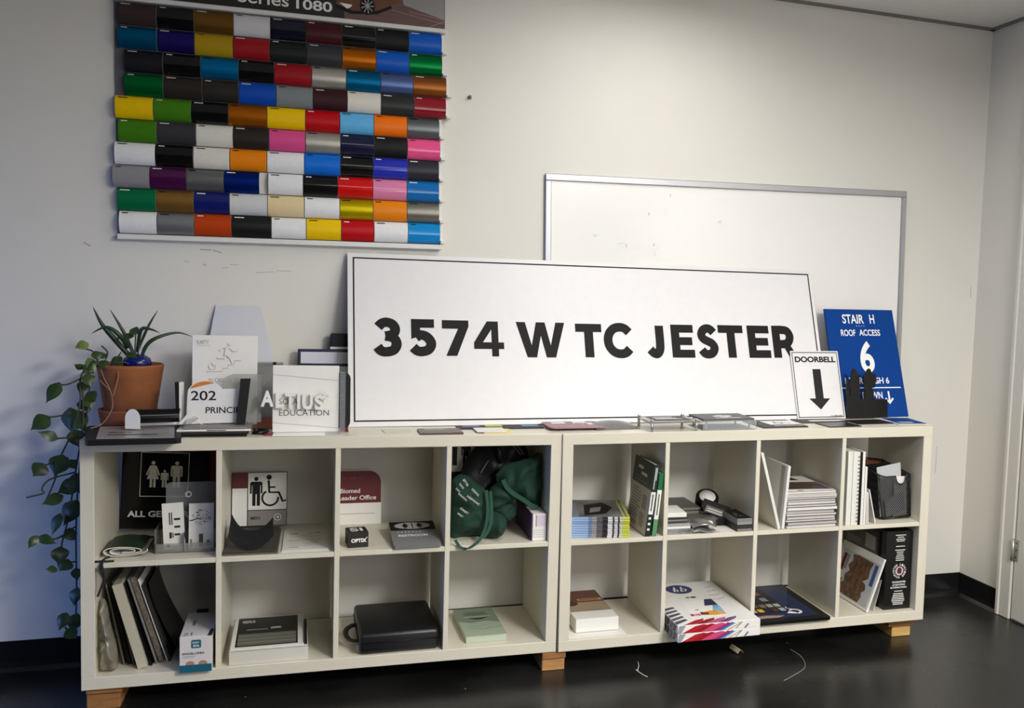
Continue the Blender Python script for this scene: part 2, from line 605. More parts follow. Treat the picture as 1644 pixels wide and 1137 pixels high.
# colour name, sRGB, kind: g gloss, s satin, m matte, x metallic
SW = {'brown': (84, 66, 62, 's'), 'black': (20, 20, 21, 'g'), 'matte black': (24, 24, 25, 'm'), 'bronze': (128, 92, 40, 'x'), 'pale silver': (206, 206, 208, 's'),
      'navy': (22, 30, 56, 'g'), 'burgundy': (98, 28, 36, 's'), 'blue': (8, 88, 190, 's'), 'teal blue': (0, 104, 152, 'x'), 'indigo': (44, 34, 124, 'x'),
      'olive gold': (172, 142, 16, 's'), 'dark red': (152, 18, 28, 's'), 'blackish green': (34, 46, 42, 's'), 'dark grey': (78, 78, 84, 's'), 'copper orange': (190, 104, 14, 'x'),
      'green': (0, 122, 58, 'x'), 'ink black': (22, 22, 32, 'm'), 'azure': (0, 124, 186, 'x'), 'silver': (196, 192, 182, 'x'), 'slate blue': (92, 112, 164, 'x'),
      'copper': (150, 88, 42, 'x'), 'dark brown': (62, 54, 48, 's'), 'cobalt': (4, 72, 176, 's'), 'warm grey': (124, 132, 134, 's'), 'dark maroon': (74, 20, 34, 'm'),
      'pearl white': (224, 220, 210, 's'), 'grey green': (62, 68, 64, 's'), 'crimson': (140, 14, 34, 'g'), 'yellow': (238, 196, 0, 's'), 'apple green': (64, 124, 16, 's'),
      'red': (186, 4, 18, 's'), 'sky blue': (98, 180, 232, 's'), 'orange': (244, 116, 10, 's'), 'chrome grey': (112, 116, 118, 'x'), 'pink': (218, 78, 142, 's'),
      'deep navy': (32, 38, 82, 'g'), 'hot pink': (236, 84, 142, 'g'), 'white': (232, 233, 234, 's'), 'amber': (232, 132, 8, 's'), 'royal blue': (10, 108, 214, 's'),
      'ultramarine': (36, 48, 178, 'g'), 'dark slate': (62, 62, 76, 's'), 'grey': (142, 142, 144, 's'), 'purple': (98, 22, 92, 'g'), 'steel grey': (132, 134, 134, 'x'),
      'deep blue': (8, 40, 134, 'x'), 'bright red': (206, 14, 16, 'g'), 'light pink': (222, 132, 172, 'g'), 'gloss blue': (6, 106, 180, 'g'), 'emerald': (0, 106, 62, 's'),
      'gold': (164, 124, 62, 'x'), 'midnight blue': (20, 30, 102, 'g'), 'light grey': (206, 208, 208, 's'), 'cream': (226, 206, 160, 's'), 'metal yellow': (206, 184, 10, 'x'),
      'anthracite': (136, 134, 124, 'x'), 'grey silver': (160, 164, 168, 'x'), 'rust': (186, 62, 12, 's'), 'iron grey': (74, 78, 78, 'x'), 'bright blue': (0, 136, 208, 'g')}
ROWC = [['brown', 'black', 'bronze', 'pale silver', 'navy', 'burgundy', 'black', 'matte black', 'blue'],
        ['teal blue', 'indigo', 'olive gold', 'dark red', 'blackish green', 'dark grey', 'copper orange', 'blue', 'green'],
        ['ink black', 'black', 'azure', 'black', 'dark red', 'silver', 'teal blue', 'slate blue', 'copper'],
        ['green', 'dark brown', 'dark brown', 'cobalt', 'warm grey', 'dark maroon', 'pearl white', 'grey green', 'crimson'],
        ['yellow', 'apple green', 'black', 'copper orange', 'yellow', 'red', 'sky blue', 'orange', 'chrome grey'],
        ['apple green', 'dark grey', 'pearl white', 'dark brown', 'pink', 'silver', 'deep navy', 'matte black', 'hot pink'],
        ['white', 'black', 'pearl white', 'amber', 'white', 'royal blue', 'black', 'ultramarine', 'dark slate'],
        ['grey', 'purple', 'steel grey', 'deep blue', None, 'white', 'black', 'bright red', 'light pink', 'gloss blue'],
        ['emerald', 'gold', 'midnight blue', 'light grey', 'cream', 'white', 'metal yellow', 'amber', 'anthracite'],
        ['white', 'grey silver', 'rust', 'iron grey', 'white', 'yellow', 'red', 'white', 'bright blue']]
RAILW = mat('white_plastic_rail', (222, 221, 216), 0.4)
DISPM = FW @ T(0, 0, 0, ry=-0.0125)
disp = thing('swatch_display', 'wall display of ten rows of rolled colour vinyl swatches under a printed header', 'display', DISPM)
b = MB()
b.box(0.05, 1.105, -0.008, -0.0005, 1.375, 2.145, mat('display_panel', (96, 96, 98), 0.6))
b.build('backing_panel', disp)
PITCH, Z0 = 0.0747, 2.1325


def swatch(row, x0, x1, zt, name, rail, idx):
    r, g, bl, kd = SW[name]
    rough = {'g': 0.12, 's': 0.34, 'm': 0.55, 'x': 0.32}[kd]
    if max(r, g, bl) < 100:
        r, g, bl = r * 0.7, g * 0.7, bl * 0.7
    m = mat('vinyl_' + name.replace(' ', '_'), (r, g, bl), rough, 0.75 if kd == 'x' else 0.0, 0.55 if kd == 'g' else 0.28, 0.0, noise=0.05, scale=80)
    b = MB()
    NS = 12
    H = PITCH

    def prof(k, lift=0.0):
        a = math.radians(12 + 150 * k / NS)          # over the top, round the belly, tucked in below
        zz = math.cos(a)
        top, bot = math.cos(math.radians(12)), math.cos(math.radians(162))
        return (-0.010 - (0.026 + lift) * math.sin(a), zt - 0.001 - (H - 0.002) * (top - zz) / (top - bot))
    a0, a1 = x0 + 0.0012, x1 - 0.0012
    vs = []
    for k in range(NS + 1):
        y, z = prof(k)
        vs += [(a0, y, z), (a1, y, z)]
    fs = [(2 * k, 2 * k + 2, 2 * k + 3, 2 * k + 1) for k in range(NS)]
    b.add(vs, [tuple(reversed(f)) for f in fs], m, smooth=True)
    # cut ends of the roll and the back
    for xx, rev in ((a0, False), (a1, True)):
        cap = [(xx,) + prof(k) for k in range(NS + 1)]
        f = tuple(range(NS + 1))
        b.add(cap, [f if rev else tuple(reversed(f))], RAILW)
    # small printed caption near the top of the swatch
    pm = BLACK if (r + g + bl) > 300 else WHITE
    w = (x1 - x0) * (0.16 if (idx % 2) else 0.24)
    xa = a0 + 0.008
    q = []
    for k in (1.6, 2.3):
        y, z = prof(k, 0.0006)
        q += [(xa, y, z), (xa + w, y, z)]
    b.add(q, [(0, 1, 3, 2)], pm)
    b.build('vinyl_swatch', rail, label='%s vinyl swatch' % name)


for i, (xs, cs) in enumerate(zip(ROWX, ROWC)):
    zt = Z0 - i * PITCH
    b = MB()
    b.box(xs[0] + 0.002, xs[-1] + 0.012, -0.0105, -0.0085, zt - PITCH + 0.002, zt - 0.001, RAILW)
    b.box(xs[-1] + 0.001, xs[-1] + 0.018, -0.036, -0.008, zt - PITCH + 0.002, zt - PITCH + 0.012, RAILW, bevel=0.001)
    b.box(xs[-1] + 0.001, xs[-1] + 0.012, -0.016, -0.008, zt - PITCH + 0.013, zt - PITCH + 0.018, RAILW)
    rail = b.build('swatch_rail', disp)
    for k, c in enumerate(cs):
        if c:
            swatch(i, xs[k], xs[k + 1], zt, c, rail, k + i)
b = MB()
b.box(0.05, 1.118, -0.034, -0.0005, 2.134, 2.149, RAILW, bevel=0.002)
b.build('upper_rail', disp)
b = MB()
b.box(0.05, 1.11, -0.03, -0.0005, 1.366, 1.3835, RAILW, bevel=0.002)
b.build('lower_rail', disp)
# printed header: dark panel, lettering, a copper coloured car on a rosy brown floor
b = MB()
HP = T(0, -0.0125, 0) @ UP
b.box(0.05, 1.115, -0.012, -0.0005, 2.149, 2.36, mat('header_black', (26, 25, 26), 0.4))
e = T(0, -0.0003, 0)
b.poly([(0.77, 2.152), (1.113, 2.152), (1.113, 2.358), (0.74, 2.358)], mat('header_floor', (112, 84, 80), 0.4, rgb2=(92, 66, 64), scale=8, stretch=(1, 1, 18)), e @ HP)
b.poly([(0.97, 2.222), (1.113, 2.185), (1.113, 2.358), (0.94, 2.358)], mat('header_grey', (150, 146, 146), 0.4), T(0, -0.0006, 0) @ HP)
CARM = mat('printed_car', (104, 62, 40), 0.4)
b.poly([(0.74, 2.30), (0.742, 2.20), (0.80, 2.183), (0.88, 2.192), (0.925, 2.214), (0.965, 2.24), (0.965, 2.34), (0.86, 2.35)], CARM, T(0, -0.0009, 0) @ HP)
b.poly([(0.742, 2.20), (0.80, 2.183), (0.88, 2.192), (0.925, 2.214), (0.93, 2.206), (0.88, 2.180), (0.79, 2.172), (0.738, 2.188)], BLACK, T(0, -0.0010, 0) @ HP)
b.poly([(0.752, 2.206), (0.795, 2.203), (0.79, 2.195), (0.778, 2.188)], WHITE, T(0, -0.0012, 0) @ HP)
b.disk(0.846, 2.205, 0.026, 0.031, BLACK, T(0, -0.0012, 0) @ HP)
for k in range(9):
    a = 2 * PI * k / 9
    b.stroke([(0.846, 2.205), (0.846 + 0.022 * math.cos(a), 2.205 + 0.026 * math.sin(a))], 0.003, SILVER, T(0, -0.0014, 0) @ HP)
for q in ([(0.93, 2.20), (1.11, 2.17)], [(0.99, 2.20), (1.11, 2.185)], [(1.055, 2.153), (1.112, 2.178)]):
    b.stroke(q, 0.0025, mat('header_streak', (150, 122, 118), 0.4), T(0, -0.0012, 0) @ HP)
b.text('Series', 0.424, 2.172, 0.586, 2.214, WHITE, e @ HP, 0.01)
b.text('1080', 0.610, 2.170, 0.728, 2.204, WHITE, e @ HP, 0.02)
b.build('header_poster', disp)

# wall hook near the display
b = MB()
b.tube([(1.185, -0.001, 1.937), (1.185, -0.012, 1.936), (1.185, -0.016, 1.942)], 0.004, mat('nail_grey', (130, 128, 122), 0.4, 0.5), 8)
b.disk(0, 0, 0.008, 0.008, MATS['nail_grey'], T(1.185, -0.002, 1.937) @ UP, 14, 0.002)
tag(b.build('wall_hook', None, FW), 'small grey wall hook to the right of the swatch display', 'hook')

# ================================================================== whiteboard
WBM = FW @ T(1.511, 0, 0, ry=-0.022)
wb = thing('whiteboard', 'large aluminium-framed whiteboard on the wall behind the leaning signs', 'whiteboard', WBM)
WBW, WB0, WB1 = 1.588, 0.86, 1.684
ALU = mat('aluminium', (176, 176, 180), 0.35, 0.55)
b = MB()
b.box(0.012, WBW - 0.012, -0.008, -0.001, WB0 + 0.012, WB1 - 0.012, mat('whiteboard_gloss', (234, 232, 228), 0.2, noise=0.01))
GH = mat('marker_ghost', (220, 225, 224), 0.3)
GHD = mat('marker_ghost_dark', (150, 152, 158), 0.4)
rnd = random.Random(3)
for (cx, cz, w, hh) in ((0.366, 1.545, 0.10, 0.02), (0.47, 1.55, 0.05, 0.02), (0.30, 1.43, 0.05, 0.01), (0.40, 1.42, 0.14, 0.03), (0.445, 1.40, 0.02, 0.05), (0.72, 1.52, 0.02, 0.02), (0.20, 1.46, 0.02, 0.01)):
    for k in range(7):
        px, pz = cx + rnd.uniform(-w, w) / 2, cz + rnd.uniform(-hh, hh) / 2
        b.stroke([(px, pz), (px + rnd.uniform(-0.008, 0.012), pz + rnd.uniform(-0.006, 0.006)), (px + rnd.uniform(0.0, 0.014), pz + rnd.uniform(-0.01, 0.01))], 0.0016, GH, T(0, -0.0085, 0) @ UP)
for px, pz in ((0.505, 1.628), (0.417, 1.552), (0.44, 1.433), (0.325, 1.425)):
    b.stroke([(px, pz), (px + 0.001, pz - 0.010)], 0.003, GHD, T(0, -0.0086, 0) @ UP)
b.build('writing_surface', wb)
for nm, q in (('frame_rail', (0, WBW, WB1 - 0.026, WB1)), ('frame_rail', (0, WBW, WB0, WB0 + 0.026)), ('frame_rail', (0, 0.024, WB0 + 0.026, WB1 - 0.026)), ('frame_rail', (WBW - 0.024, WBW, WB0 + 0.026, WB1 - 0.026))):
    MB().box(q[0], q[1], -0.016, -0.0005, q[2], q[3], ALU, bevel=0.003).build(nm, wb)

# ================================================================== the big address sign
SGW, SGH = 1.846, 0.627
SGM = T(0.768, 0.195, ZB + 0.7632, rz=0.014, rx=-0.337, ry=-0.0046)
sg = thing('address_sign', 'long white address sign lettered 3574 W TC JESTER leaning on the wall', 'sign', SGM)
b = MB()
b.box(0, SGW, 0, 0.006, 0, SGH, SIGNWHITE)
SP = T(0, -0.0006, 0) @ UP
b.frame(0.018, 0.017, SGW - 0.013, SGH - 0.016, 0.005, LETTER, SP)
b.build('sign_board', sg)
b = MB()
BX = (('3', .082, .182, .247, .389), ('5', .204, .302, .249, .3855), ('7', .324, .419, .251, .3835), ('4', .437, .546, .25, .3815), ('W', .593, .777, .2475, .3815), ('T', .818, .92, .249, .379),
      ('C', .927, 1.047, .246, .385), ('J', 1.094, 1.17, .2475, .381), ('E', 1.2, 1.294, .25, .382), ('S', 1.307, 1.397, .247, .386), ('T', 1.399, 1.506, .251, .3835), ('E', 1.525, 1.621, .251, .384), ('R', 1.634, 1.741, .252, .385))
LP = T(0, -0.0008, 0) @ UP


def smooth2(pts, k=7):
    P_ = [Vector(p) for p in pts]
    q = []
    for i in range(len(P_) - 1):
        a, c1 = P_[max(i - 1, 0)], P_[i]
        c2, d1 = P_[i + 1], P_[min(i + 2, len(P_) - 1)]
        for j in range(k):
            t = j / k
            q.append(0.5 * ((2 * c1) + (c2 - a) * t + (2 * a - 5 * c1 + 4 * c2 - d1) * t * t + (3 * c1 - a - 3 * c2 + d1) * t ** 3))
    return q + [P_[-1]]


def heavy_letter(b, ch, x0, x1, z0, z1, m, M):
    """bold geometric capitals and figures cut as flat shapes"""
    W_, H_, w = x1 - x0, z1 - z0, 0.0345
    pt = lambda u, v: (x0 + W_ * u, z0 + H_ * v)
    lay = [0.0]

    def nxt():
        lay[0] += 0.0002                       # each piece of cut vinyl a hair above the last
        return M @ T(0, 0, lay[0])
    ln = lambda pts: b.stroke([(x0 + w / 2 + (W_ - w) * u, z0 + w / 2 + (H_ - w) * v) for u, v in smooth2(pts)], w, m, nxt())
    pg = lambda pts: b.poly([pt(*p) for p in pts], m, nxt())
    bar = w * 0.92 / H_
    st = w / W_
    if ch == 'T':
        pg([(0, 1), (1, 1), (1, 1 - bar), (0, 1 - bar)])
        pg([(.5 - st / 2, 0), (.5 + st / 2, 0), (.5 + st / 2, 1 - bar), (.5 - st / 2, 1 - bar)])
    elif ch == 'E':
        pg([(0, 0), (1, 0), (1, bar), (st, bar), (st, .5 - bar / 2), (.92, .5 - bar / 2), (.92, .5 + bar / 2), (st, .5 + bar / 2), (st, 1 - bar), (.99, 1 - bar), (.99, 1), (0, 1)])
    elif ch == '7':
        pg([(0, 1), (1, 1), (1, .83), (.54, 0), (.13, 0), (.60, 1 - bar), (0, 1 - bar)])
    elif ch == '4':
        pg([(.59, 0), (.82, 0), (.82, 1), (.59, 1)])
        pg([(0, .21), (1, .21), (1, .40), (0, .40)])
        pg([(0, .39), (.29, .39), (.60, .78), (.60, 1), (.45, 1)])
    elif ch == 'W':
        pg([(0, 1), (.185, 1), (.305, .34), (.41, 1), (.59, 1), (.695, .34), (.815, 1), (1, 1), (.79, 0), (.60, 0), (.5, .62), (.40, 0), (.21, 0)])
    elif ch == 'J':
        ln([(1, 1.13), (1, .8), (1, .45), (.93, .16), (.66, .0), (.34, .02), (-.02, .17)])
    elif ch == 'C':
        ln([(.99, .81), (.80, .955), (.56, 1), (.28, .94), (.07, .75), (0, .5), (.07, .25), (.28, .06), (.56, 0), (.80, .045), (.99, .19)])
    elif ch == 'S':
        ln([(.98, .84), (.76, .965), (.5, 1), (.2, .93), (.05, .75), (.2, .59), (.5, .505), (.82, .41), (.97, .24), (.8, .06), (.5, 0), (.22, .03), (0, .17)])
    elif ch == '3':
        ln([(.04, .84), (.25, .965), (.5, 1), (.8, .93), (.93, .76), (.8, .59), (.42, .535)])
        ln([(.42, .535), (.84, .47), (1, .27), (.85, .07), (.5, 0), (.2, .03), (0, .17)])
    elif ch == '5':
        pg([(.12, 1), (.94, 1), (.94, 1 - bar), (.12, 1 - bar)])
        pg([(.12, 1), (.12 + st * .9, 1), (.12 + st * .9, .55), (.12, .46)])
        ln([(.16, .50), (.42, .60), (.78, .52), (1, .30), (.86, .08), (.5, 0), (.22, .03), (0, .15)])
    elif ch == 'R':
        pg([(0, 0), (st, 0), (st, 1), (0, 1)])
        ln([(0, 1), (.40, 1), (.70, .95), (.84, .72), (.70, .47), (.40, .40), (0, .40)])
        pg([(.36, .46), (.66, .46), (1, 0), (.66, 0)])


for ch, x0, x1, z0, z1 in BX:
    heavy_letter(b, ch, x0, x1, z0, z1, LETTER, LP)
b.build('lettering', sg)

# ================================================================== pictograms
def person_sign(b, cx, z0, h, m, M, dress=False):
    """standing figure of the washroom kind, height h"""
    u = h
    b.disk(cx, z0 + 0.925 * u, 0.068 * u, 0.072 * u, m, M, 20)
    if dress:
        pts = [(-.085, .83), (.085, .83), (.13, .78), (.24, .47), (.19, .445), (.105, .68), (.10, .66), (.20, .31), (.10, .31), (.10, 0), (.02, 0), (.02, .31), (-.02, .31), (-.02, 0), (-.10, 0), (-.10, .31), (-.20, .31), (-.10, .66), (-.105, .68), (-.19, .445), (-.24, .47), (-.13, .78)]
    else:
        pts = [(-.15, .83), (.15, .83), (.20, .79), (.20, .42), (.145, .42), (.145, .70), (.125, .70), (.125, 0), (.02, 0), (.02, .40), (-.02, .40), (-.02, 0), (-.125, 0), (-.125, .70), (-.145, .70), (-.145, .42), (-.20, .42), (-.20, .79)]
    b.poly([(cx + p[0] * u, z0 + p[1] * u) for p in pts], m, M)


def wheelchair(b, cx, z0, h, m, M):
    b.disk(cx - .10 * h, z0 + .92 * h, .08 * h, .08 * h, m, M, 20)
    b.stroke([(cx - .11 * h, z0 + .82 * h), (cx - .09 * h, z0 + .44 * h), (cx + .20 * h, z0 + .43 * h), (cx + .32 * h, z0 + .14 * h), (cx + .42 * h, z0 + .18 * h)], .07 * h, m, M)
    b.stroke([(cx - .09 * h, z0 + .60 * h), (cx + .10 * h, z0 + .60 * h)], .05 * h, m, M)
    b.ring(cx - .06 * h, z0 + .26 * h, .21 * h, .27 * h, m, M, 40, math.radians(120), math.radians(365))


def arrow_down(b, cx, z0, z1, w, hw, hh, m, M):
    b.poly([(cx, z0), (cx + hw / 2, z0 + hh), (cx + w / 2, z0 + hh), (cx + w / 2, z1), (cx - w / 2, z1), (cx - w / 2, z0 + hh), (cx - hw / 2, z0 + hh)], m, M)


def up(y=-0.0006):
    return T(0, y, 0) @ UP


# ================================================================== standing signs on the right
# blue stair sign, leaning on the whiteboard
BLUE = mat('sign_blue', (0, 60, 136), 0.65, spec=0.15)
st = thing('stair_sign', 'tall blue STAIR H ROOF ACCESS sign with white lettering, leaning behind the doorbell sign', 'sign', F1 @ T(1.2018, 0.2514, TOP + 0.0005, rz=0.0463, rx=-0.3297))
b = MB().box(0, 0.333, 0, 0.006, 0, 0.459, BLUE)
b.build('sign_board', st)
b = MB()
P = up()
b.text('STAIR', 0.081, 0.397, 0.184, 0.437, WHITE, P, 0.018)
b.text('H', 0.213, 0.398, 0.236, 0.438, WHITE, P, 0.018)
for k in range(4):
    b.disk(0.145 + k * 0.012, 0.387, 0.0018, 0.0018, WHITE, P, 8)
b.text('ROOF', 0.065, 0.343, 0.135, 0.371, WHITE, P, 0.018)
b.text('ACCESS', 0.153, 0.345, 0.255, 0.372, WHITE, P, 0.018)
b.text('6', 0.140, 0.187, 0.206, 0.322, WHITE, P, 0.03)
b.text('1 THROUGH 6', 0.052, 0.140, 0.264, 0.167, WHITE, P, 0.02)
b.rect(0.022, 0.121, 0.316, 0.1255, WHITE, P)
b.text('EXIT DOWN', 0.057, 0.077, 0.221, 0.106, WHITE, P, 0.02)
b.stroke([(0.252, 0.108), (0.252, 0.062)], 0.008, WHITE, P)
b.stroke([(0.234, 0.078), (0.252, 0.058), (0.270, 0.078)], 0.009, WHITE, P)
b.text('LEVEL 5', 0.135, 0.045, 0.228, 0.071, WHITE, P, 0.02)
b.build('lettering', st)

# doorbell sign
db = thing('doorbell_sign', 'small white DOORBELL sign with a black down arrow, in front of the address sign', 'sign', F1 @ T(1.0037, 0.2255, TOP + 0.0035, rx=-0.3235))
MB().box(0, 0.213, 0, 0.005, 0, 0.277, SIGNWHITE).build('sign_board', db)
b = MB()
b.frame(0.005, 0.005, 0.208, 0.272, 0.003, BLACK, P)
b.text('DOORBELL', 0.016, 0.230, 0.198, 0.254, BLACK, P, 0.04)
arrow_down(b, 0.107, 0.037, 0.202, 0.036, 0.093, 0.045, BLACK, P)
b.text('713 000 0000', 0.148, 0.008, 0.200, 0.014, BLACK, P, 0.02)
b.build('lettering', db)

# black cut-out of figures
b = MB()
SIL = [(0.003, 0.0), (0.189, 0.0), (0.190, 0.074), (0.132, 0.074), (0.121, 0.120), (0.133, 0.122), (0.142, 0.168), (0.118, 0.184), (0.114, 0.196), (0.107, 0.199), (0.099, 0.195), (0.095, 0.183), (0.081, 0.168), (0.083, 0.125), (0.086, 0.122), (0.083, 0.075), (0.064, 0.075), (0.064, 0.130),
       (0.063, 0.164), (0.052, 0.182), (0.046, 0.196), (0.038, 0.199), (0.030, 0.192), (0.027, 0.178), (0.021, 0.147), (0.012, 0.123), (0.022, 0.114), (0.018, 0.085), (0.016, 0.110), (0.014, 0.146), (0.009, 0.158), (0.004, 0.152), (0.003, 0.110)]
b.poly(SIL, BLACKGLOSS, UP, 0.005)
tag(b.build('figure_cutout', None, F1 @ T(1.217, 0.222, TOP + 0.0045, rx=-0.12)), 'black cut-out of standing figures in front of the blue stair sign', 'sign')


def flat(name, label, cat, F, x, y, z, rz, pts, th, m, art=None, group=None, rx=0.0, ry=0.0):
    """thin plate lying flat: outline pts, thickness th, optional printed art on its face"""
    b = MB().poly(pts, m, T(0, 0, th), th)
    if art:
        art(b, T(0, 0, th + 0.0005))
    return tag(b.build(name, None, F @ T(x, y, z, rz, rx, ry)), label, cat, group)


def R4(w, d, r=0.0, n=4):
    if not r:
        return [(0, 0), (w, 0), (w, d), (0, d)]
    out = []
    for cx, cy, a0 in ((w - r, r, -PI / 2), (w - r, d - r, 0), (r, d - r, PI / 2), (r, r, PI)):
        for i in range(n + 1):
            a = a0 + PI / 2 * i / n
            out.append((cx + r * math.cos(a), cy + r * math.sin(a)))
    return out


# loose plates at the right end
BROWNBLACK = mat('brown_black_plate', (34, 28, 28), 0.3)
flat('sample_plate', 'dark plate lying lowest under the doorbell sign, nearest the shelf front', 'plate', F1, 1.03, 0.022, TOP + 0.0005, 0.06, R4(0.14, 0.10), 0.003, BROWNBLACK)
flat('sample_plate', 'wide dark plate tucked flat under the foot of the doorbell sign', 'plate', F1, 0.975, 0.135, TOP + 0.0006, 0.02, R4(0.20, 0.10), 0.003, DARK, lambda b, M: b.rect(0.05, 0.02, 0.19, 0.05, CARD, M))
flat('sample_plate', 'black plate lying flat in front of the black figure cut-out', 'plate', F1, 1.185, 0.08, TOP + 0.0006, 0.03, R4(0.16, 0.10), 0.003, BLACK)
flat('paper_card', 'white card lying flat between the black plate and the blue card', 'card', F1, 1.345, 0.10, TOP + 0.0004, 0.0, R4(0.07, 0.13), 0.0012, CARD)


def blue_art(b, M):
    b.rect(0.006, 0.006, 0.124, 0.164, BLUE, M)
    b.lines(0.02, 0.02, 0.09, 0.06, 3, CARD, T(0, 0, 0.0003) @ M)


flat('blue_card', 'blue printed card lying flat at the right end of the shelf top', 'card', F1, 1.345, 0.05, TOP + 0.0018, -0.10, R4(0.13, 0.17), 0.002, CARD, blue_art, ry=0.0)


def picto_art(b, M):
    b.rect(0.055, 0.05, 0.185, 0.145, WHITE, M)
    N = T(0, 0, 0.0004) @ M
    b.ring(0.105, 0.085, 0.014, 0.019, DARK, N, 20)
    b.stroke([(0.10, 0.125), (0.10, 0.10), (0.135, 0.098), (0.15, 0.07)], 0.006, DARK, N)
    b.text('RESTROOM', 0.06, 0.018, 0.175, 0.034, WHITE, M, 0.03)


flat('pictogram_plate', 'dark grey plate with a white wheelchair pictogram lying left of the doorbell sign', 'plate', F1, 0.765, 0.035, TOP + 0.0006, 0.03, R4(0.185, 0.175), 0.004, DARK, picto_art)

# grey plaque raised on a clear base
gp = thing('raised_plaque', 'grey plaque with a white cloud mark on a raised clear base', 'plaque', F1 @ T(0.515, -0.004, TOP + 0.0005, rz=0.02))
b = MB().box(0.005, 0.205, 0.02, 0.16, 0.032, 0.040, mat('slate_grey', (78, 78, 80), 0.45), bevel=0.001)
M = T(0, 0, 0.0405)
for cx, cy, r in ((0.105, 0.09, 0.022), (0.125, 0.088, 0.018), (0.085, 0.085, 0.016), (0.105, 0.075, 0.02)):
    b.disk(cx, cy, r, r, WHITE, M, 18)
b.lines(0.06, 0.035, 0.16, 0.05, 1, WHITE, M, 0.6, 0.0)
b.build('face_plate', gp)
MB().box(0.0, 0.21, 0.012, 0.016, 0.0, 0.036, CLEAR).box(0.002, 0.208, 0.016, 0.155, 0.0, 0.0015, GREY).build('clear_stand', gp)
for x in (0.02, 0.19):
    for y in (0.03, 0.15):
        MB().lathe([(0.004, 0.0016), (0.004, 0.032)], SILVER, 12, T(x, y, 0)).build('standoff', gp)
# glass plaque on four standoffs
gl = thing('glass_plaque', 'clear plaque on four silver standoffs, left of the grey raised plaque', 'plaque', F1 @ T(0.312, -0.002, TOP + 0.0005, rz=0.04))
b = MB().box(0, 0.19, 0, 0.15, 0.030, 0.036, CLEAR2)
b.poly([(0.025, 0.02), (0.17, 0.02), (0.165, 0.13), (0.03, 0.13)], DARK, T(0, 0, 0.0364))
b.lines(0.045, 0.05, 0.15, 0.11, 3, WHITE, T(0, 0, 0.0369), 0.5, 0.5)
b.build('face_plate', gl)
for x in (0.01, 0.18):
    for y in (0.01, 0.14):
        MB().lathe([(0.0, 0.0), (0.005, 0.0), (0.005, 0.029), (0.0035, 0.0301), (0.0035, 0.0362), (0.006, 0.0365), (0.006, 0.042), (0.0, 0.0422)], SILVER, 12, T(x, y, 0)).build('standoff', gl)
# clear domed tray
b = MB()
b.grid(lambda u, v: (0.17 * u, 0.14 * v, 0.002 + 0.020 * math.sin(PI * u) ** 0.6 * math.sin(PI * v) ** 0.6), 12, 10, CLEAR2, thick=0.001)
tag(b.build('clear_cover', None, F1 @ T(0.135, 0.06, TOP + 0.0015, rz=0.1)), 'low clear plastic cover lying left of the glass plaque', 'cover')
flat('paper_sheet', 'white paper sheet lying flat under the plaques near the middle of the right shelf top', 'paper', F1, 0.215, 0.006, TOP + 0.0001, 0.02, R4(0.09, 0.05), 0.0003, PAPER)


def pink_art(b, M):
    for x, y in ((0.03, 0.09), (0.11, 0.10), (0.155, 0.06)):
        b.rect(x, y, x + 0.05, y + 0.04, CARD, M)
    b.stroke([(0.10, 0.07), (0.12, 0.11), (0.135, 0.07), (0.15, 0.11)], 0.004, CARD, T(0, 0, 0.0003) @ M)


flat('pink_sign_plate', 'dusty pink plate with white marks and rounded corners lying across the shelf joint', 'plate', F0, 1.435, 0.056, TOP + 0.0085, 0.015, R4(0.21, 0.145, 0.02), 0.004, mat('dusty_pink', (150, 112, 122), 0.4), pink_art, ry=-0.004)


def strip_art(b, M):
    for x, c in ((0.02, (120, 120, 168)), (0.10, (206, 206, 40)), (0.23, (92, 150, 176))):
        b.rect(x, 0.035, x + 0.06, 0.07, mat('tab_%d' % c[0], c, 0.5), M)


flat('colour_tab_strip', 'black strip with violet, yellow and blue tabs under the edge of the address sign', 'strip', F0, 1.128, 0.118, TOP + 0.0005, 0.01, R4(0.30, 0.072), 0.003, BLACK, strip_art)
for nm, lab, x, y, z, w, d, m in (('white_card', 'white card on top of the yellow one in front of the address sign', 1.178, 0.030, 0.0042, 0.100, 0.085, CARD), ('yellow_card', 'pale yellow card sticking out under the white card', 1.20, 0.024, 0.0005, 0.10, 0.085, mat('pale_yellow', (228, 216, 150), 0.6))):
    flat(nm, lab, 'card', F0, x, y, TOP + z, 0.02, R4(w, d), 0.0025, m)
flat('dark_plate', 'dark grey brown plate with a red corner lying in front of the address sign', 'plate', F0, 0.99, 0.010, TOP + 0.0005, 0.02, R4(0.14, 0.10), 0.006, mat('umber_plate', (84, 72, 72), 0.35), lambda b, M: (b.lines(0.02, 0.06, 0.10, 0.09, 3, CARD, M), b.rect(0.11, 0.003, 0.137, 0.012, mat('red_corner', (176, 66, 60), 0.5), M)))
flat('curled_paper', 'pale green tinted paper lying flat left of the dark plate', 'paper', F0, 0.88, 0.060, TOP + 0.0005, 0.1, R4(0.09, 0.07), 0.0012, mat('pale_green_paper', (204, 210, 190), 0.7))

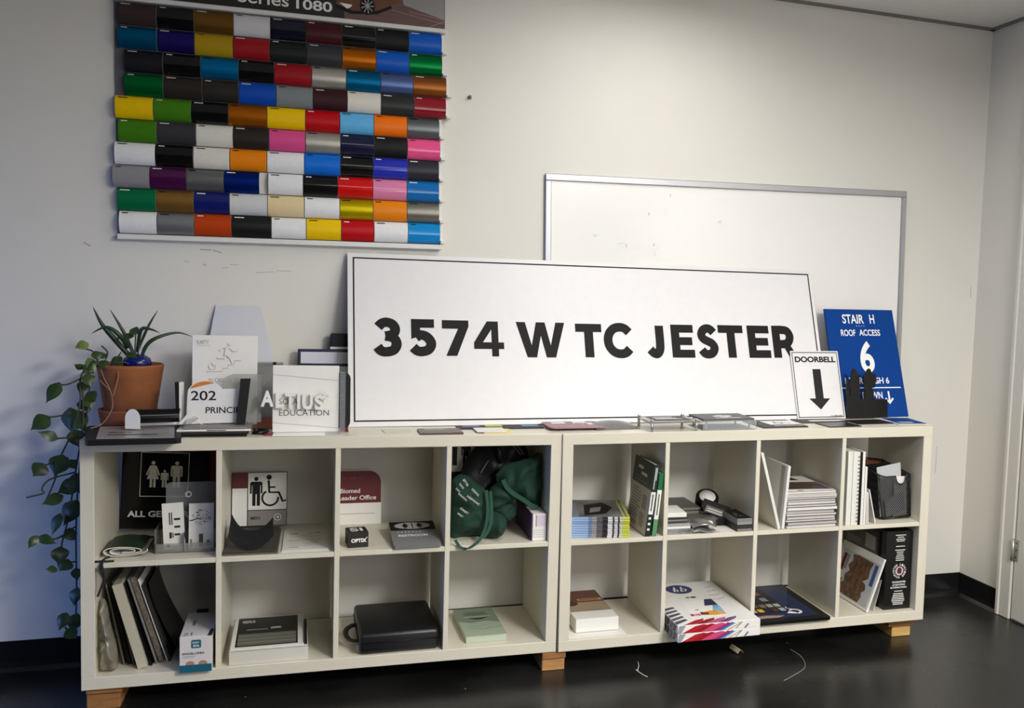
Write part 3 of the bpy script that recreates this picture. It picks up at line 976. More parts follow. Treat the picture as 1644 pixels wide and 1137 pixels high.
# ================================================================== left group on the shelf top
# black case with a grey name plate on it
b = MB().poly([(0.024, -0.008), (0.033, -0.022), (0.262, -0.006), (0.274, 0.006), (0.263, 0.08), (0.262, 0.265), (-0.020, 0.268), (-0.024, 0.240)], BLACK, T(0, 0, 0.016), 0.0155)
tag(b.build('black_case', None, F0 @ T(0.012, -0.094, TOP + 0.0005)), 'thin black case with cut corners overhanging the left end of the shelf top', 'case')
b = MB().poly([(0.0, 0.0), (0.204, 0.003), (0.174, 0.236), (-0.034, 0.228)], mat('grey_film', (150, 147, 150), 0.3), T(0, 0, 0.003), 0.0025)
b.text('MEDICAL', 0.012, 0.095, 0.078, 0.112, BLACK, T(0, 0, 0.0034), 0.04)
b.lines(0.016, 0.045, 0.155, 0.072, 2, DARK, T(0, 0, 0.0034), 0.5, 0.1)
tag(b.build('name_plate', None, F0 @ T(0.064, -0.098, TOP + 0.0172)), 'grey name plate with two lines of black print lying on the black case', 'plate')
# curled sheet, white inside and black outside
b = MB()


def curl(u, v):
    a = math.radians(-20 + 250 * v)
    r = 0.026
    return (0.145 * u, 0.6 * r - r * math.cos(a) * 0.72 + 0.03 * u, 0.026 + r * math.sin(a) * 1.15)


b.grid(curl, 10, 22, BLACKGLOSS, thick=0.0012, m_back=CARD)
b.poly([(0.022 * math.cos(math.radians(t)), 0.006 + 0.030 * math.sin(math.radians(t))) for t in range(0, 181, 12)] + [(-0.022, -0.0245), (0.022, -0.0245)], CARD, T(0.020, -0.008, 0.0250, rz=-0.2) @ UP, 0.001)
tag(b.build('curled_vinyl_sheet', None, F0 @ T(0.115, 0.050, TOP + 0.0245, rz=-0.02)), 'curled black vinyl sheet with a white inner face in front of the plant pot', 'vinyl sheet')

# terracotta pot, saucer, plant
POTX, POTY = 0.092, 0.265
TERRA = mat('terracotta', (158, 92, 46), 0.75, rgb2=(104, 62, 36), scale=7.0, bump=0.05)
TERRA2 = mat('terracotta_saucer', (162, 94, 58), 0.75, rgb2=(136, 76, 46), scale=9.0)
SOIL = mat('soil', (44, 34, 26), 0.95, rgb2=(80, 62, 46), scale=60, bump=0.4)
b = MB().lathe([(0.0, 0.0), (0.072, 0.0), (0.080, 0.018), (0.086, 0.054), (0.088, 0.058), (0.083, 0.058), (0.078, 0.020), (0.068, 0.012), (0.0, 0.012)], TERRA2, 40)
tag(b.build('plant_saucer', None, F0 @ T(POTX - 0.008, POTY, TOP + 0.0005)), 'deep terracotta saucer under the plant pot', 'saucer')
plant = thing('potted_plant', 'trailing pothos and spiky leaves in a terracotta pot at the left end of the shelf', 'plant', F0 @ T(POTX, POTY, TOP + 0.013))
b = MB().lathe([(0.0, 0.0), (0.068, 0.0), (0.072, 0.01), (0.097, 0.180), (0.0985, 0.188), (0.096, 0.191), (0.090, 0.188), (0.087, 0.170), (0.085, 0.168)], TERRA, 44)
b.build('pot', plant)
b = MB().lathe([(0.0, 0.178), (0.04, 0.176), (0.07, 0.172), (0.0868, 0.168)], SOIL, 30)
b.build('soil', plant)
bb = MB().lathe([(0.0, -0.028), (0.02, -0.024), (0.038, -0.012), (0.044, 0.004), (0.038, 0.020), (0.022, 0.030), (0.0, 0.033)], mat('cobalt_glass', (12, 28, 96), 0.2, noise=0.1), 28)
tag(bb.build('blue_ball', None, F0 @ T(POTX + 0.024, POTY - 0.03, TOP + 0.205)), 'dark blue round watering ball sitting on the soil in the plant pot', 'ball')

LEAF = mat('pothos_leaf', (34, 56, 28), 0.38, rgb2=(52, 74, 34), scale=14, noise=0.2)
LEAF2 = mat('pale_leaf', (118, 136, 72), 0.42, rgb2=(66, 96, 44), scale=40)
SPIKE = mat('spiky_leaf', (52, 78, 50), 0.4, rgb2=(36, 58, 36), scale=20)
STEM = mat('vine_stem', (46, 52, 32), 0.6, rgb2=(66, 64, 40), scale=30)
ROOTM = mat('dry_root', (150, 112, 84), 0.7)


def leaf(b, p0, p1, w, m, n=(0.2, -1, 0.35), fold=0.25, droop=0.1, pts=(0.12, 0.62, 0.95, 1.0, 0.92, 0.74, 0.46, 0.16, 0.0)):
    p0, p1 = Vector(p0), Vector(p1)
    d = p1 - p0
    L = d.length
    d.normalize()
    n = Vector(n)
    n = (n - d * n.dot(d)).normalized()
    s = d.cross(n)
    vs, fs = [], []
    K = len(pts)
    for i, wd in enumerate(pts):
        t = i / (K - 1)
        c = p0 + d * (L * t) + n * (droop * L * (math.sin(PI * t) - 0.7 * t))
        hw = w / 2 * wd
        for q in (-1, -0.5, 0, 0.5, 1):
            vs.append(c + s * (hw * q) - n * (fold * hw * abs(q)) + n * (0.12 * hw * q * q * math.sin(6 * t)))
    for i in range(K - 1):
        for j in range(4):
            fs.append((i * 5 + j, i * 5 + j + 1, i * 5 + j + 6, i * 5 + j + 5))
    b.add(vs, fs, m, smooth=True)


def spike(b, pts, w, m=SPIKE, n=(0, -1, 0.3)):
    """long narrow pointed leaf through points"""
    P_ = [Vector(p) for p in pts]
    # resample as a smooth curve
    q = []
    for i in range(len(P_) - 1):
        a, c1 = P_[max(i - 1, 0)], P_[i]
        c2, d1 = P_[i + 1], P_[min(i + 2, len(P_) - 1)]
        for k in range(6):
            t = k / 6
            q.append(0.5 * ((2 * c1) + (c2 - a) * t + (2 * a - 5 * c1 + 4 * c2 - d1) * t * t + (3 * c1 - a - 3 * c2 + d1) * t ** 3))
    q.append(P_[-1])
    vs, fs = [], []
    N = len(q)
    for i, p in enumerate(q):
        d = (q[min(i + 1, N - 1)] - q[max(i - 1, 0)]).normalized()
        nn = Vector(n)
        nn = (nn - d * nn.dot(d)).normalized()
        s = d.cross(nn)
        t = i / (N - 1)
        hw = w / 2 * (0.75 + 0.5 * t if t < 0.3 else 0.9 * (1 - ((t - 0.3) / 0.7) ** 1.6) + 0.02)
        vs += [p + s * hw - nn * hw * 0.5, p, p - s * hw - nn * hw * 0.5, p - nn * hw * 0.75]
    for i in range(N - 1):
        for j in range(4):
            fs.append((i * 4 + j, i * 4 + (j + 1) % 4, (i + 1) * 4 + (j + 1) % 4, (i + 1) * 4 + j))
    b.add(vs, fs, m, smooth=True)

# the sprawl of the plant, in metres from the pot's foot
VL = [((-0.178, -0.105, 0.14), (-0.209, -0.125, 0.086), 0.036) , ((-0.211, -0.085, 0.032), (-0.254, -0.105, -0.001), 0.046) , ((-0.185, -0.105, -0.035), (-0.228, -0.125, -0.01), 0.029) , ((-0.161, -0.065, 0.057), (-0.152, -0.085, -0.013), 0.051) , ((-0.105, -0.105, 0.168), (-0.089, -0.125, 0.131), 0.032) , ((-0.121, -0.065, 0.179), (-0.141, -0.085, 0.193), 0.019) , ((-0.107, -0.065, 0.258), (-0.138, -0.085, 0.247), 0.029) , ((-0.109, -0.065, 0.213), (-0.088, -0.085, 0.174), 0.025) , ((-0.112, -0.065, 0.105), (-0.087, -0.085, 0.084), 0.034) , ((-0.125, -0.045, 0.083), (-0.109, -0.065, 0.046), 0.042) , ((-0.167, -0.125, -0.08), (-0.185, -0.145, -0.137), 0.055) , ((-0.211, -0.145, -0.104), (-0.235, -0.165, -0.134), 0.044) , ((-0.151, -0.115, -0.098), (-0.131, -0.135, -0.121), 0.029) , ((-0.133, -0.105, -0.172), (-0.178, -0.125, -0.196), 0.042) , ((-0.162, -0.145, -0.203), (-0.211, -0.165, -0.22), 0.036) , ((-0.131, -0.115, -0.225), (-0.164, -0.135, -0.291), 0.055) , ((-0.173, -0.135, -0.26), (-0.19, -0.155, -0.316), 0.029) , ((-0.228, -0.165, -0.319), (-0.245, -0.185, -0.349), 0.023) , ((-0.23, -0.145, -0.328), (-0.182, -0.165, -0.344), 0.025) , ((-0.134, -0.105, -0.329), (-0.169, -0.125, -0.336), 0.036) , ((-0.176, -0.125, -0.367), (-0.175, -0.145, -0.412), 0.042) , ((-0.156, -0.115, -0.41), (-0.176, -0.135, -0.437), 0.046) , ((-0.175, -0.165, -0.426), (-0.199, -0.185, -0.419), 0.023) , ((-0.142, -0.095, -0.445), (-0.132, -0.115, -0.475), 0.025) , ((-0.137, -0.095, -0.507), (-0.143, -0.115, -0.555), 0.034) , ((-0.158, -0.135, -0.573), (-0.174, -0.155, -0.616), 0.034) , ((-0.137, -0.095, -0.591), (-0.149, -0.115, -0.639), 0.038) , ((-0.163, -0.115, -0.632), (-0.133, -0.135, -0.655), 0.034) , ((-0.146, -0.065, -0.15), (-0.13, -0.085, -0.206), 0.046) , ((-0.151, -0.065, -0.012), (-0.131, -0.085, -0.06), 0.042) , ((-0.141, -0.045, 0.044), (-0.123, -0.065, -0.013), 0.042) , ((-0.161, -0.125, -0.157), (-0.134, -0.145, -0.177), 0.029) ]
VS = [ [(-0.09, -0.065, 0.18), (-0.109, -0.075, 0.184), (-0.124, -0.095, 0.151), (-0.126, -0.095, 0.07), (-0.153, -0.095, -0.027), (-0.176, -0.115, -0.091), (-0.189, -0.125, -0.157), (-0.214, -0.135, -0.227)],[(-0.094, -0.065, 0.168), (-0.118, -0.085, 0.146), (-0.12, -0.085, 0.01), (-0.14, -0.095, -0.145), (-0.157, -0.105, -0.279), (-0.176, -0.115, -0.374), (-0.165, -0.115, -0.424)],[(-0.091, -0.065, 0.156), (-0.106, -0.065, 0.115), (-0.119, -0.065, -0.032), (-0.132, -0.085, -0.147), (-0.139, -0.095, -0.322), (-0.139, -0.095, -0.54), (-0.148, -0.095, -0.64), (-0.168, -0.115, -0.627)],[(-0.124, -0.095, 0.151), (-0.155, -0.105, 0.135), (-0.177, -0.105, 0.133)],[(-0.154, -0.085, 0.043), (-0.185, -0.085, 0.034), (-0.211, -0.085, 0.03)],[(-0.127, -0.095, -0.027), (-0.159, -0.105, -0.031), (-0.186, -0.105, -0.033)],[(-0.154, -0.115, -0.092), (-0.186, -0.125, -0.099), (-0.211, -0.145, -0.11)],[(-0.136, -0.105, -0.139), (-0.2, -0.135, -0.154), (-0.22, -0.145, -0.181), (-0.215, -0.145, -0.194), (-0.259, -0.155, -0.204)],[(-0.134, -0.105, -0.422), (-0.16, -0.115, -0.42)],[(-0.148, -0.095, -0.64), (-0.161, -0.115, -0.612), (-0.17, -0.135, -0.575)],[(-0.123, -0.065, 0.242), (-0.094, -0.065, 0.232), (-0.076, -0.065, 0.184)],[(-0.139, -0.095, -0.312), (-0.185, -0.135, -0.339), (-0.23, -0.155, -0.326)] ]
VR = [ [(-0.076, -0.065, 0.188), (-0.058, -0.1, 0.154), (-0.04, -0.1, 0.113), (-0.035, -0.1, 0.06), (-0.059, -0.115, 0.014), (-0.082, -0.165, 0.006)],[(-0.07, -0.1, 0.148), (-0.042, -0.1, 0.115)],[(-0.027, -0.085, 0.186), (-0.018, -0.1, 0.158), (-0.035, -0.1, 0.09)] ]
SPK = [ [(0.0, -0.015, 0.216), (-0.041, -0.025, 0.27), (-0.076, -0.035, 0.319), (-0.099, -0.045, 0.374)],[(0.011, -0.015, 0.224), (-0.018, -0.015, 0.294), (-0.057, -0.015, 0.366)],[(0.025, -0.015, 0.24), (0.054, -0.025, 0.311), (0.086, -0.035, 0.368)],[(-0.006, -0.015, 0.24), (-0.018, -0.065, 0.283), (-0.057, -0.065, 0.311), (-0.1, -0.065, 0.289)],[(0.032, -0.015, 0.21), (0.052, -0.025, 0.255), (0.085, -0.025, 0.28), (0.139, -0.005, 0.294), (0.184, 0.005, 0.28)],[(0.021, -0.015, 0.228), (0.04, -0.065, 0.303), (0.067, -0.075, 0.308), (0.099, -0.085, 0.296)],[(-0.107, -0.085, 0.166), (-0.09, -0.085, 0.205), (-0.067, -0.085, 0.186)],[(-0.05, -0.065, 0.184), (-0.027, -0.065, 0.214), (-0.013, -0.065, 0.239)],[(-0.071, -0.065, 0.252), (-0.055, -0.065, 0.233), (-0.059, -0.065, 0.211), (-0.066, -0.065, 0.2)] ]

b = MB()
rnd = random.Random(11)
for k, (p0, p1, w) in enumerate(VL):
    n = (rnd.uniform(-0.5, 0.4), -1, rnd.uniform(0.1, 0.8))
    p1 = tuple(Vector(p0) + (Vector(p1) - Vector(p0)) * 1.12)
    leaf(b, p0, p1, w * 1.22, LEAF2 if k in (6, 7) else LEAF, n, fold=rnd.uniform(0.15, 0.35), droop=rnd.uniform(0.05, 0.16))
for p0, p1, w in (((0.006, -0.04, 0.303), (0.036, -0.05, 0.292), 0.040), ((0.018, -0.045, 0.283), (-0.036, -0.05, 0.275), 0.026), ((-0.09, -0.065, 0.235), (-0.075, -0.08, 0.205), 0.03), ((-0.02, -0.03, 0.215), (-0.05, -0.06, 0.19), 0.03), ((-0.075, -0.06, 0.205), (-0.05, -0.085, 0.178), 0.034), ((-0.06, -0.05, 0.225), (-0.088, -0.075, 0.215), 0.03), ((-0.10, -0.07, 0.195), (-0.118, -0.09, 0.165), 0.032), ((-0.03, -0.06, 0.20), (-0.012, -0.09, 0.186), 0.03), ((-0.115, -0.075, 0.14), (-0.128, -0.095, 0.105), 0.036), ((-0.11, -0.07, 0.09), (-0.095, -0.09, 0.055), 0.038), ((-0.12, -0.07, 0.03), (-0.14, -0.09, -0.01), 0.036), ((0.0, -0.04, 0.23), (0.03, -0.07, 0.215), 0.03)):
    leaf(b, p0, p1, w, LEAF, (0.1, -0.7, 0.7), 0.2, 0.1)
b.build('vine_foliage', plant)
b = MB()


def smooth_path(pts, k=5):
    P_ = [Vector(p) for p in pts]
    q = []
    for i in range(len(P_) - 1):
        a, c1 = P_[max(i - 1, 0)], P_[i]
        c2, d1 = P_[i + 1], P_[min(i + 2, len(P_) - 1)]
        for j in range(k):
            t = j / k
            q.append(0.5 * ((2 * c1) + (c2 - a) * t + (2 * a - 5 * c1 + 4 * c2 - d1) * t * t + (3 * c1 - a - 3 * c2 + d1) * t ** 3))
    q.append(P_[-1])
    return q


for s_ in VS:
    b.tube(smooth_path(s_), 0.0026, STEM, 6)
for s_ in (((0.012, -0.015, 0.18), (0.016, -0.025, 0.217), (0.021, -0.035, 0.290)), ((0.02, -0.015, 0.19), (0.025, -0.025, 0.217), (0.034, -0.03, 0.300)), ((0.005, -0.01, 0.18), (0.009, -0.025, 0.217), (0.0, -0.04, 0.28)), ((-0.02, -0.02, 0.17), (-0.04, -0.06, 0.195), (-0.09, -0.065, 0.185)), ((-0.06, -0.05, 0.175), (-0.03, -0.07, 0.20), (0.01, -0.06, 0.197))):
    b.tube(smooth_path(s_), 0.0022, STEM, 6)
b.build('vine_stems', plant)
b = MB()
for s_ in VR:
    b.tube(smooth_path(s_), 0.0018, ROOTM, 5)
b.build('aerial_roots', plant)
b = MB()
for s_, w in zip(SPK, (0.019, 0.013, 0.010, 0.016, 0.014, 0.013, 0.009, 0.008, 0.006)):
    spike(b, s_, w)
b.build('spiky_leaves', plant)

# ------------------------------------------------------------------ signs at the left of the shelf top
EMB = mat('white_embossed', (236, 234, 228), 0.5)
EMBS = mat('emboss_shade_line', (176, 173, 166), 0.6)  # grey for painted emboss shade, flat lettering and hairlines
ev = thing('evacuation_sign', 'white embossed sign with a running figure on stairs above a flame, behind the 202 sign', 'sign', F0 @ T(0.280, 0.205, TOP + 0.0005, rz=0.01, rx=-0.05))
MB().box(0, 0.197, 0, 0.008, 0, 0.302, EMB, bevel=0.0008).build('sign_board', ev)
b = MB()
P3 = T(0, -0.003, 0) @ UP


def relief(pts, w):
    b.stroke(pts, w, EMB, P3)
    b.stroke([(p[0] - 0.0012, p[1] - 0.0016) for p in pts], w, EMBS, T(0, -0.0008, 0) @ UP)  # darker copy shifted down left, a painted shadow of the raised stroke


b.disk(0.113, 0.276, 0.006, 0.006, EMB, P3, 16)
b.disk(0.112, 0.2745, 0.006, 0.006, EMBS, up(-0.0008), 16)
relief([(0.082, 0.253), (0.090, 0.263), (0.110, 0.265), (0.124, 0.252), (0.138, 0.256)], 0.005)
relief([(0.106, 0.264), (0.101, 0.240)], 0.011)
relief([(0.100, 0.240), (0.097, 0.229), (0.074, 0.230)], 0.006)
relief([(0.104, 0.240), (0.116, 0.228), (0.122, 0.212)], 0.006)
relief([(0.046, 0.186), (0.092, 0.187), (0.093, 0.197), (0.109, 0.198), (0.110, 0.208), (0.128, 0.209), (0.129, 0.222), (0.148, 0.223)], 0.003)
relief([(0.054, 0.193), (0.050, 0.203), (0.058, 0.216), (0.064, 0.205), (0.071, 0.208), (0.070, 0.194), (0.055, 0.192)], 0.003)
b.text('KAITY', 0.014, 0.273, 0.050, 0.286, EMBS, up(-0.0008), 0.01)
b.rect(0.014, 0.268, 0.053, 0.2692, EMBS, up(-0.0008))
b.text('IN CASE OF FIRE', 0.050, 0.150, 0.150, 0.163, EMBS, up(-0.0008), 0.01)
b.build('raised_emblem', ev)

# 202 PRINCIPAL sign in a clear holder
ORANGE = mat('sign_orange', (206, 120, 40), 0.5)
pr = thing('room_sign', 'white arched 202 room sign with an orange swoosh, standing in a clear frame', 'sign', F0 @ T(0.276, 0.098, TOP + 0.030, rz=0.03, rx=-0.16))
out = [(0.0, 0.0), (0.163, 0.004), (0.163, 0.112), (0.105, 0.110)] + [(0.055 + 0.052 * math.cos(math.radians(t)), 0.096 + 0.040 * math.sin(math.radians(t))) for t in range(20, 181, 10)]
b = MB().poly(out, SIGNWHITE, UP, 0.004)
b.poly([(0.008, 0.110)] + [(0.055 + 0.047 * math.cos(math.radians(t)), 0.1 + 0.034 * math.sin(math.radians(t))) for t in range(160, 50, -8)] + [(0.055, 0.123)], ORANGE, up())
b.text('202', 0.013, 0.074, 0.086, 0.104, BLACK, up(), 0.01)
b.text('PRINCIP', 0.056, 0.033, 0.158, 0.053, BLACK, up(), 0.012)
b.stroke([(0.005, 0.014), (0.02, 0.020), (0.038, 0.010), (0.048, -0.004)], 0.004, WHITE, up(-0.0008))
b.build('sign_face', pr)
b = MB().poly([(0.10, 0.0), (0.22, 0.004), (0.22, 0.158), (0.135, 0.158), (0.112, 0.148), (0.102, 0.125)], CLEAR2, T(0, 0.008, 0) @ UP, 0.003)
b.build('clear_frame', pr)
b = MB().poly([(0.0, 0.0), (0.026, 0.001), (0.041, 0.146), (0.011, 0.145)], mat('ink_bar', (16, 16, 20), 0.5, spec=0.3), UP, 0.010)
tag(b.build('vinyl_bar', None, F0 @ T(0.424, 0.078, TOP + 0.030, rz=0.03, rx=-0.12)), 'leaning blue black bar across the end of the 202 room sign', 'bar')
b = MB().poly([(0.0, 0.0), (0.009, 0.0), (0.006, 0.128), (-0.006, 0.128)], BLACK, UP, 0.06)
b.poly([(0.009, 0.0), (0.015, 0.0), (0.0135, 0.126), (0.0065, 0.128)], CARD, UP, 0.06)
tag(b.build('edge_on_board', None, F0 @ T(0.247, 0.11, TOP + 0.0315, rx=-0.06)), 'narrow black panel with a white edge standing left of the 202 room sign', 'panel')
# stack of sample plates under the room sign
ys = ((0.0, 0.007, BLACK, 'lowest black plate'), (0.0075, 0.008, DARK, 'dark grey plate in the middle'), (0.0160, 0.006, SILVER, 'silver plate with black print'), (0.0225, 0.006, GREY, 'grey plate on top'))
for k, (z, th, m, nm) in enumerate(ys):
    dx = (0.004, 0.008, -0.006, 0.012)[k]
    b = MB().box(0, (0.19, 0.185, 0.212, 0.18)[k], 0, 0.15, 0, th, m, bevel=0.0008)
    if k == 2:
        b.box(0.0, 0.212, -0.0015, 0.0, 0.0, th, CARD)
        b.lines(0.085, 0.0012, 0.14, 0.0048, 1, BLACK, up(-0.0021), 0.7, 0.0)
    tag(b.build('sample_plate', None, F0 @ T(0.264 + dx, 0.028 + 0.002 * k, TOP + 0.0005 + z, rz=0.015 * (k - 1))), '%s of the stack under the 202 room sign' % nm, 'plate', 'plates under the room sign')
b = MB().poly([(0, 0), (0.030, 0.0), (0.055, 0.02), (0.045, 0.032)], CLEAR, T(0, 0, 0, rx=0.9), 0.003)
b.poly([(0.0, 0.0), (0.010, 0.0), (0.042, 0.040), (0.034, 0.044)], CARD, T(0, -0.004, 0) @ UP, 0.003)
tag(b.build('easel_foot', None, F0 @ T(0.256, 0.085, TOP + 0.0315)), 'clear and white easel foot at the lower left of the 202 room sign', 'stand')
# black ring clip
b = MB()
b.tube([(0.028 * math.cos(t), 0.034 * math.sin(t), 0.006) for t in [math.radians(d) for d in range(-120, 121, 10)]], 0.0055, BLACKGLOSS, 8, flat=1.0)
tag(b.build('black_cable_loop', None, F0 @ T(0.488, 0.09, TOP + 0.0005, rz=0.0)), 'black curved loop on the shelf between the 202 sign and the EDUCATION sign', 'loop')
# copper plate behind
flat('copper_plate', 'orange copper plate lying between the room sign and the EDUCATION sign', 'plate', F0, 0.455, 0.17, TOP + 0.001, 0.0, R4(0.17, 0.12), 0.004, mat('copper_plate', (178, 92, 52), 0.3, 0.5, rgb2=(120, 56, 36), scale=8), rx=0.18)
flat('red_card', 'small red card poking out under the left edge of the EDUCATION sign base', 'card', F0, 0.512, 0.03, TOP + 0.0005, 0.4, R4(0.03, 0.035), 0.0015, mat('red_card', (150, 32, 44), 0.5))

# EDUCATION sign
al = thing('raised_letter_sign', 'white EDUCATION sample sign with raised white letters and a starburst', 'sign', F0 @ T(0.531, 0.075, TOP + 0.0045, rz=-0.01, rx=-0.03))
b = MB().box(0, 0.202, 0, 0.012, 0, 0.214, EMB, bevel=0.001)
b.poly([(0, 0.184), (0.2, 0.166), (0.2, 0.1675), (0, 0.1855)], EMBS, up())
b.poly([(0, 0.030), (0.2, 0.012), (0.2, 0.0135), (0, 0.0315)], EMBS, up())
b.text('SOLA', 0.020, 0.090, 0.076, 0.108, mat('grey_print', (120, 116, 112), 0.5), up(), 0.0)
b.text('EDUCATION', 0.020, 0.053, 0.172, 0.072, mat('dark_grey_print', (92, 88, 84), 0.5), up(), 0.0)
b.build('sign_board', al)
b = MB()
RL = T(0, -0.020, 0) @ UP
b.text('A', -0.034, 0.084, 0.004, 0.134, WHITE, RL, 0.035, depth=0.012)
for ch, x0, x1, dz in (('L', 0.010, 0.034, 0.0), ('T', 0.038, 0.070, -0.001), ('I', 0.075, 0.084, -0.003), ('U', 0.090, 0.122, -0.005), ('S', 0.128, 0.156, -0.007)):
    b.text(ch, x0, 0.080 + dz, x1, 0.128 + dz, WHITE, RL, 0.035, depth=0.012)
for k in range(6):
    a = math.radians(20 + 60 * k)
    b.stroke([(0.164 + 0.004 * math.cos(a), 0.118 + 0.004 * math.sin(a)), (0.164 + 0.021 * math.cos(a), 0.118 + 0.021 * math.sin(a))], 0.007, WHITE, T(0, -0.0205, 0) @ UP)
b.build('raised_lettering', al)
b = MB().box(0.0, 0.205, 0.0, 0.17, 0.0, 0.003, mat('gloss_white', (236, 235, 232), 0.12), bevel=0.0008)
b.box(0.158, 0.205, 0.0, 0.17, 0.0031, 0.0034, mat('grey_tape', (176, 174, 172), 0.4))
tag(b.build('gloss_base', None, F0 @ T(0.533, 0.012, TOP + 0.0008, rz=-0.02)), 'glossy white base plate under the EDUCATION sign', 'plate')
b = MB().box(0, 0.018, 0, 0.004, 0, 0.20, CLEAR)
tag(b.build('clear_plate', None, F0 @ T(0.736, 0.06, TOP + 0.0005, rx=-0.05)), 'narrow clear plate standing at the right edge of the EDUCATION sign', 'plate')
b = MB().poly(R4(0.05, 0.185, 0.02), BLACK, UP, 0.006)
tag(b.build('rounded_plaque', None, F0 @ T(0.722, 0.150, TOP + 0.0048, rx=-0.08)), 'black round-cornered plaque between the EDUCATION sign and the address sign', 'panel')
flat('red_plate', 'dark red plate lying under the black round-cornered plaque', 'plate', F0, 0.715, 0.09, TOP + 0.0006, 0.0, R4(0.05, 0.14), 0.003, mat('red_plate', (130, 26, 38), 0.4))
# frosted trapezoid panel leaning on the wall
b = MB().poly([(0.0, 0.0), (0.30, 0.0), (0.205, 0.402), (0.060, 0.402)], mat('frosted_white', (204, 206, 212), 0.5), UP, 0.004)
tag(b.build('trapezoid_board', None, F0 @ T(0.272, 0.325, TOP + 0.0005, rx=-0.20)), 'pale trapezoid panel leaning on the wall behind the evacuation sign', 'panel')
b = MB().box(0, 0.09, 0, 0.05, 0, 0.21, CLEAR2, bevel=0.002)
b.box(0, 0.09, -0.001, 0.0, 0.196, 0.21, GREY)
tag(b.build('clear_box', None, F0 @ T(0.466, 0.262, TOP + 0.0005, rz=0.02)), 'cloudy clear box between the evacuation sign and the EDUCATION sign', 'box')
b = MB().box(0, 0.01, 0, 0.012, 0, 0.215, BLACK)
tag(b.build('black_post', None, F0 @ T(0.5275, 0.17, TOP + 0.0055)), 'slim black post behind the top left corner of the EDUCATION sign', 'post')
# navy framed light box and dark bracket
nb = thing('navy_framed_sign', 'white panel in a navy frame standing behind the address sign at its left end', 'sign', F0 @ T(0.600, 0.345, TOP + 0.0005, rx=-0.08))
MB().box(0, 0.20, 0, 0.02, 0, 0.252, mat('navy_frame', (28, 30, 66), 0.35), bevel=0.002).build('sign_frame', nb)
b = MB().box(0.010, 0.19, -0.003, 0.0, 0.202, 0.242, mat('pale_blue_white', (206, 210, 222), 0.3)).box(0.010, 0.19, -0.003, 0.0, 0.02, 0.192, CARD)
b.build('white_panel', nb)
b = MB().box(0, 0.09, 0, 0.02, 0.0, 0.055, mat('smoky_black', (34, 34, 40), 0.25), bevel=0.004).box(-0.0, 0.09, -0.002, 0.0, 0.0, 0.008, CARD)
tag(b.build('smoky_block', None, F0 @ T(0.708, 0.366, TOP + 0.2525)), 'smoky black block on top of the navy framed sign, beside the address sign', 'block')

# ================================================================== left cabinet, upper cells
U = UP
# cell 1: all-gender sign
ag = thing('all_gender_sign', 'black ALL GENDER sign with a framed family pictogram in the top left cell', 'sign', F0 @ T(0.0395, 0.366, MID + 0.0125, ry=0.042))
MB().box(0, 0.27, 0, 0.006, 0, 0.310, BLACKGLOSS).build('sign_board', ag)
b = MB()
TAN = mat('sign_beige', (206, 202, 184), 0.5)
b.frame(0.056, 0.110, 0.206, 0.262, 0.0025, TAN, up())
person_sign(b, 0.095, 0.142, 0.090, TAN, up(), True)
person_sign(b, 0.131, 0.142, 0.060, TAN, up())
person_sign(b, 0.168, 0.142, 0.090, TAN, up())
b.text('ALL GENDER', 0.022, 0.040, 0.212, 0.0615, WHITE, up(), 0.03)
b.build('pictogram', ag)
b = MB().box(0, 0.058, 0, 0.006, 0, 0.318, mat('deep_red', (112, 26, 26), 0.5)).box(0.03, 0.058, -0.001, 0, 0, 0.05, BLACK)
tag(b.build('red_board', None, F0 @ T(0.312, 0.375, MID + 0.0005)), 'deep red panel standing behind the right edge of the all gender sign', 'panel')
# clear card holder
ch = thing('card_holder', 'clear two-pocket business card holder in front of the all gender sign', 'card holder', F0 @ T(0.190, 0.075, MID + 0.0005))
b = MB().box(0.0, 0.172, 0.0, 0.11, 0.0, 0.004, CLEAR2, bevel=0.001)
b.box(0.0, 0.004, 0.0, 0.10, 0.004, 0.075, CLEAR2)
b.box(0.080, 0.083, 0.0, 0.10, 0.004, 0.06, CLEAR2)
b.box(0.0, 0.172, 0.0, 0.003, 0.004, 0.03, CLEAR2)
b.build('tray', ch)
b = MB().poly(R4(0.150, 0.205, 0.015), CLEAR, T(0.022, 0.075, 0.004) @ UP, 0.003)
b.ring(0.088, 0.165, 0.006, 0.010, CARD, T(0.0, 0.074, 0.004) @ UP, 24)
b.build('back_plate', ch)


def card_l(b, M):
    b.lines(0.019, 0.075, 0.0225, 0.118, 1, DARK, M, 0.9, 0.0)
    b.lines(0.0255, 0.075, 0.0285, 0.118, 1, DARK, M, 0.9, 0.0)
    b.rect(0.018, 0.035, 0.025, 0.054, DARK, M)
    b.rect(0.027, 0.037, 0.030, 0.052, DARK, M)
    for z in (0.088, 0.064, 0.040):
        b.lines(0.033, z, 0.052, z + 0.012, 1, DARK, M, 0.55, 0.15)
    b.disk(0.013, 0.012, 0.005, 0.005, DARK, M, 12)


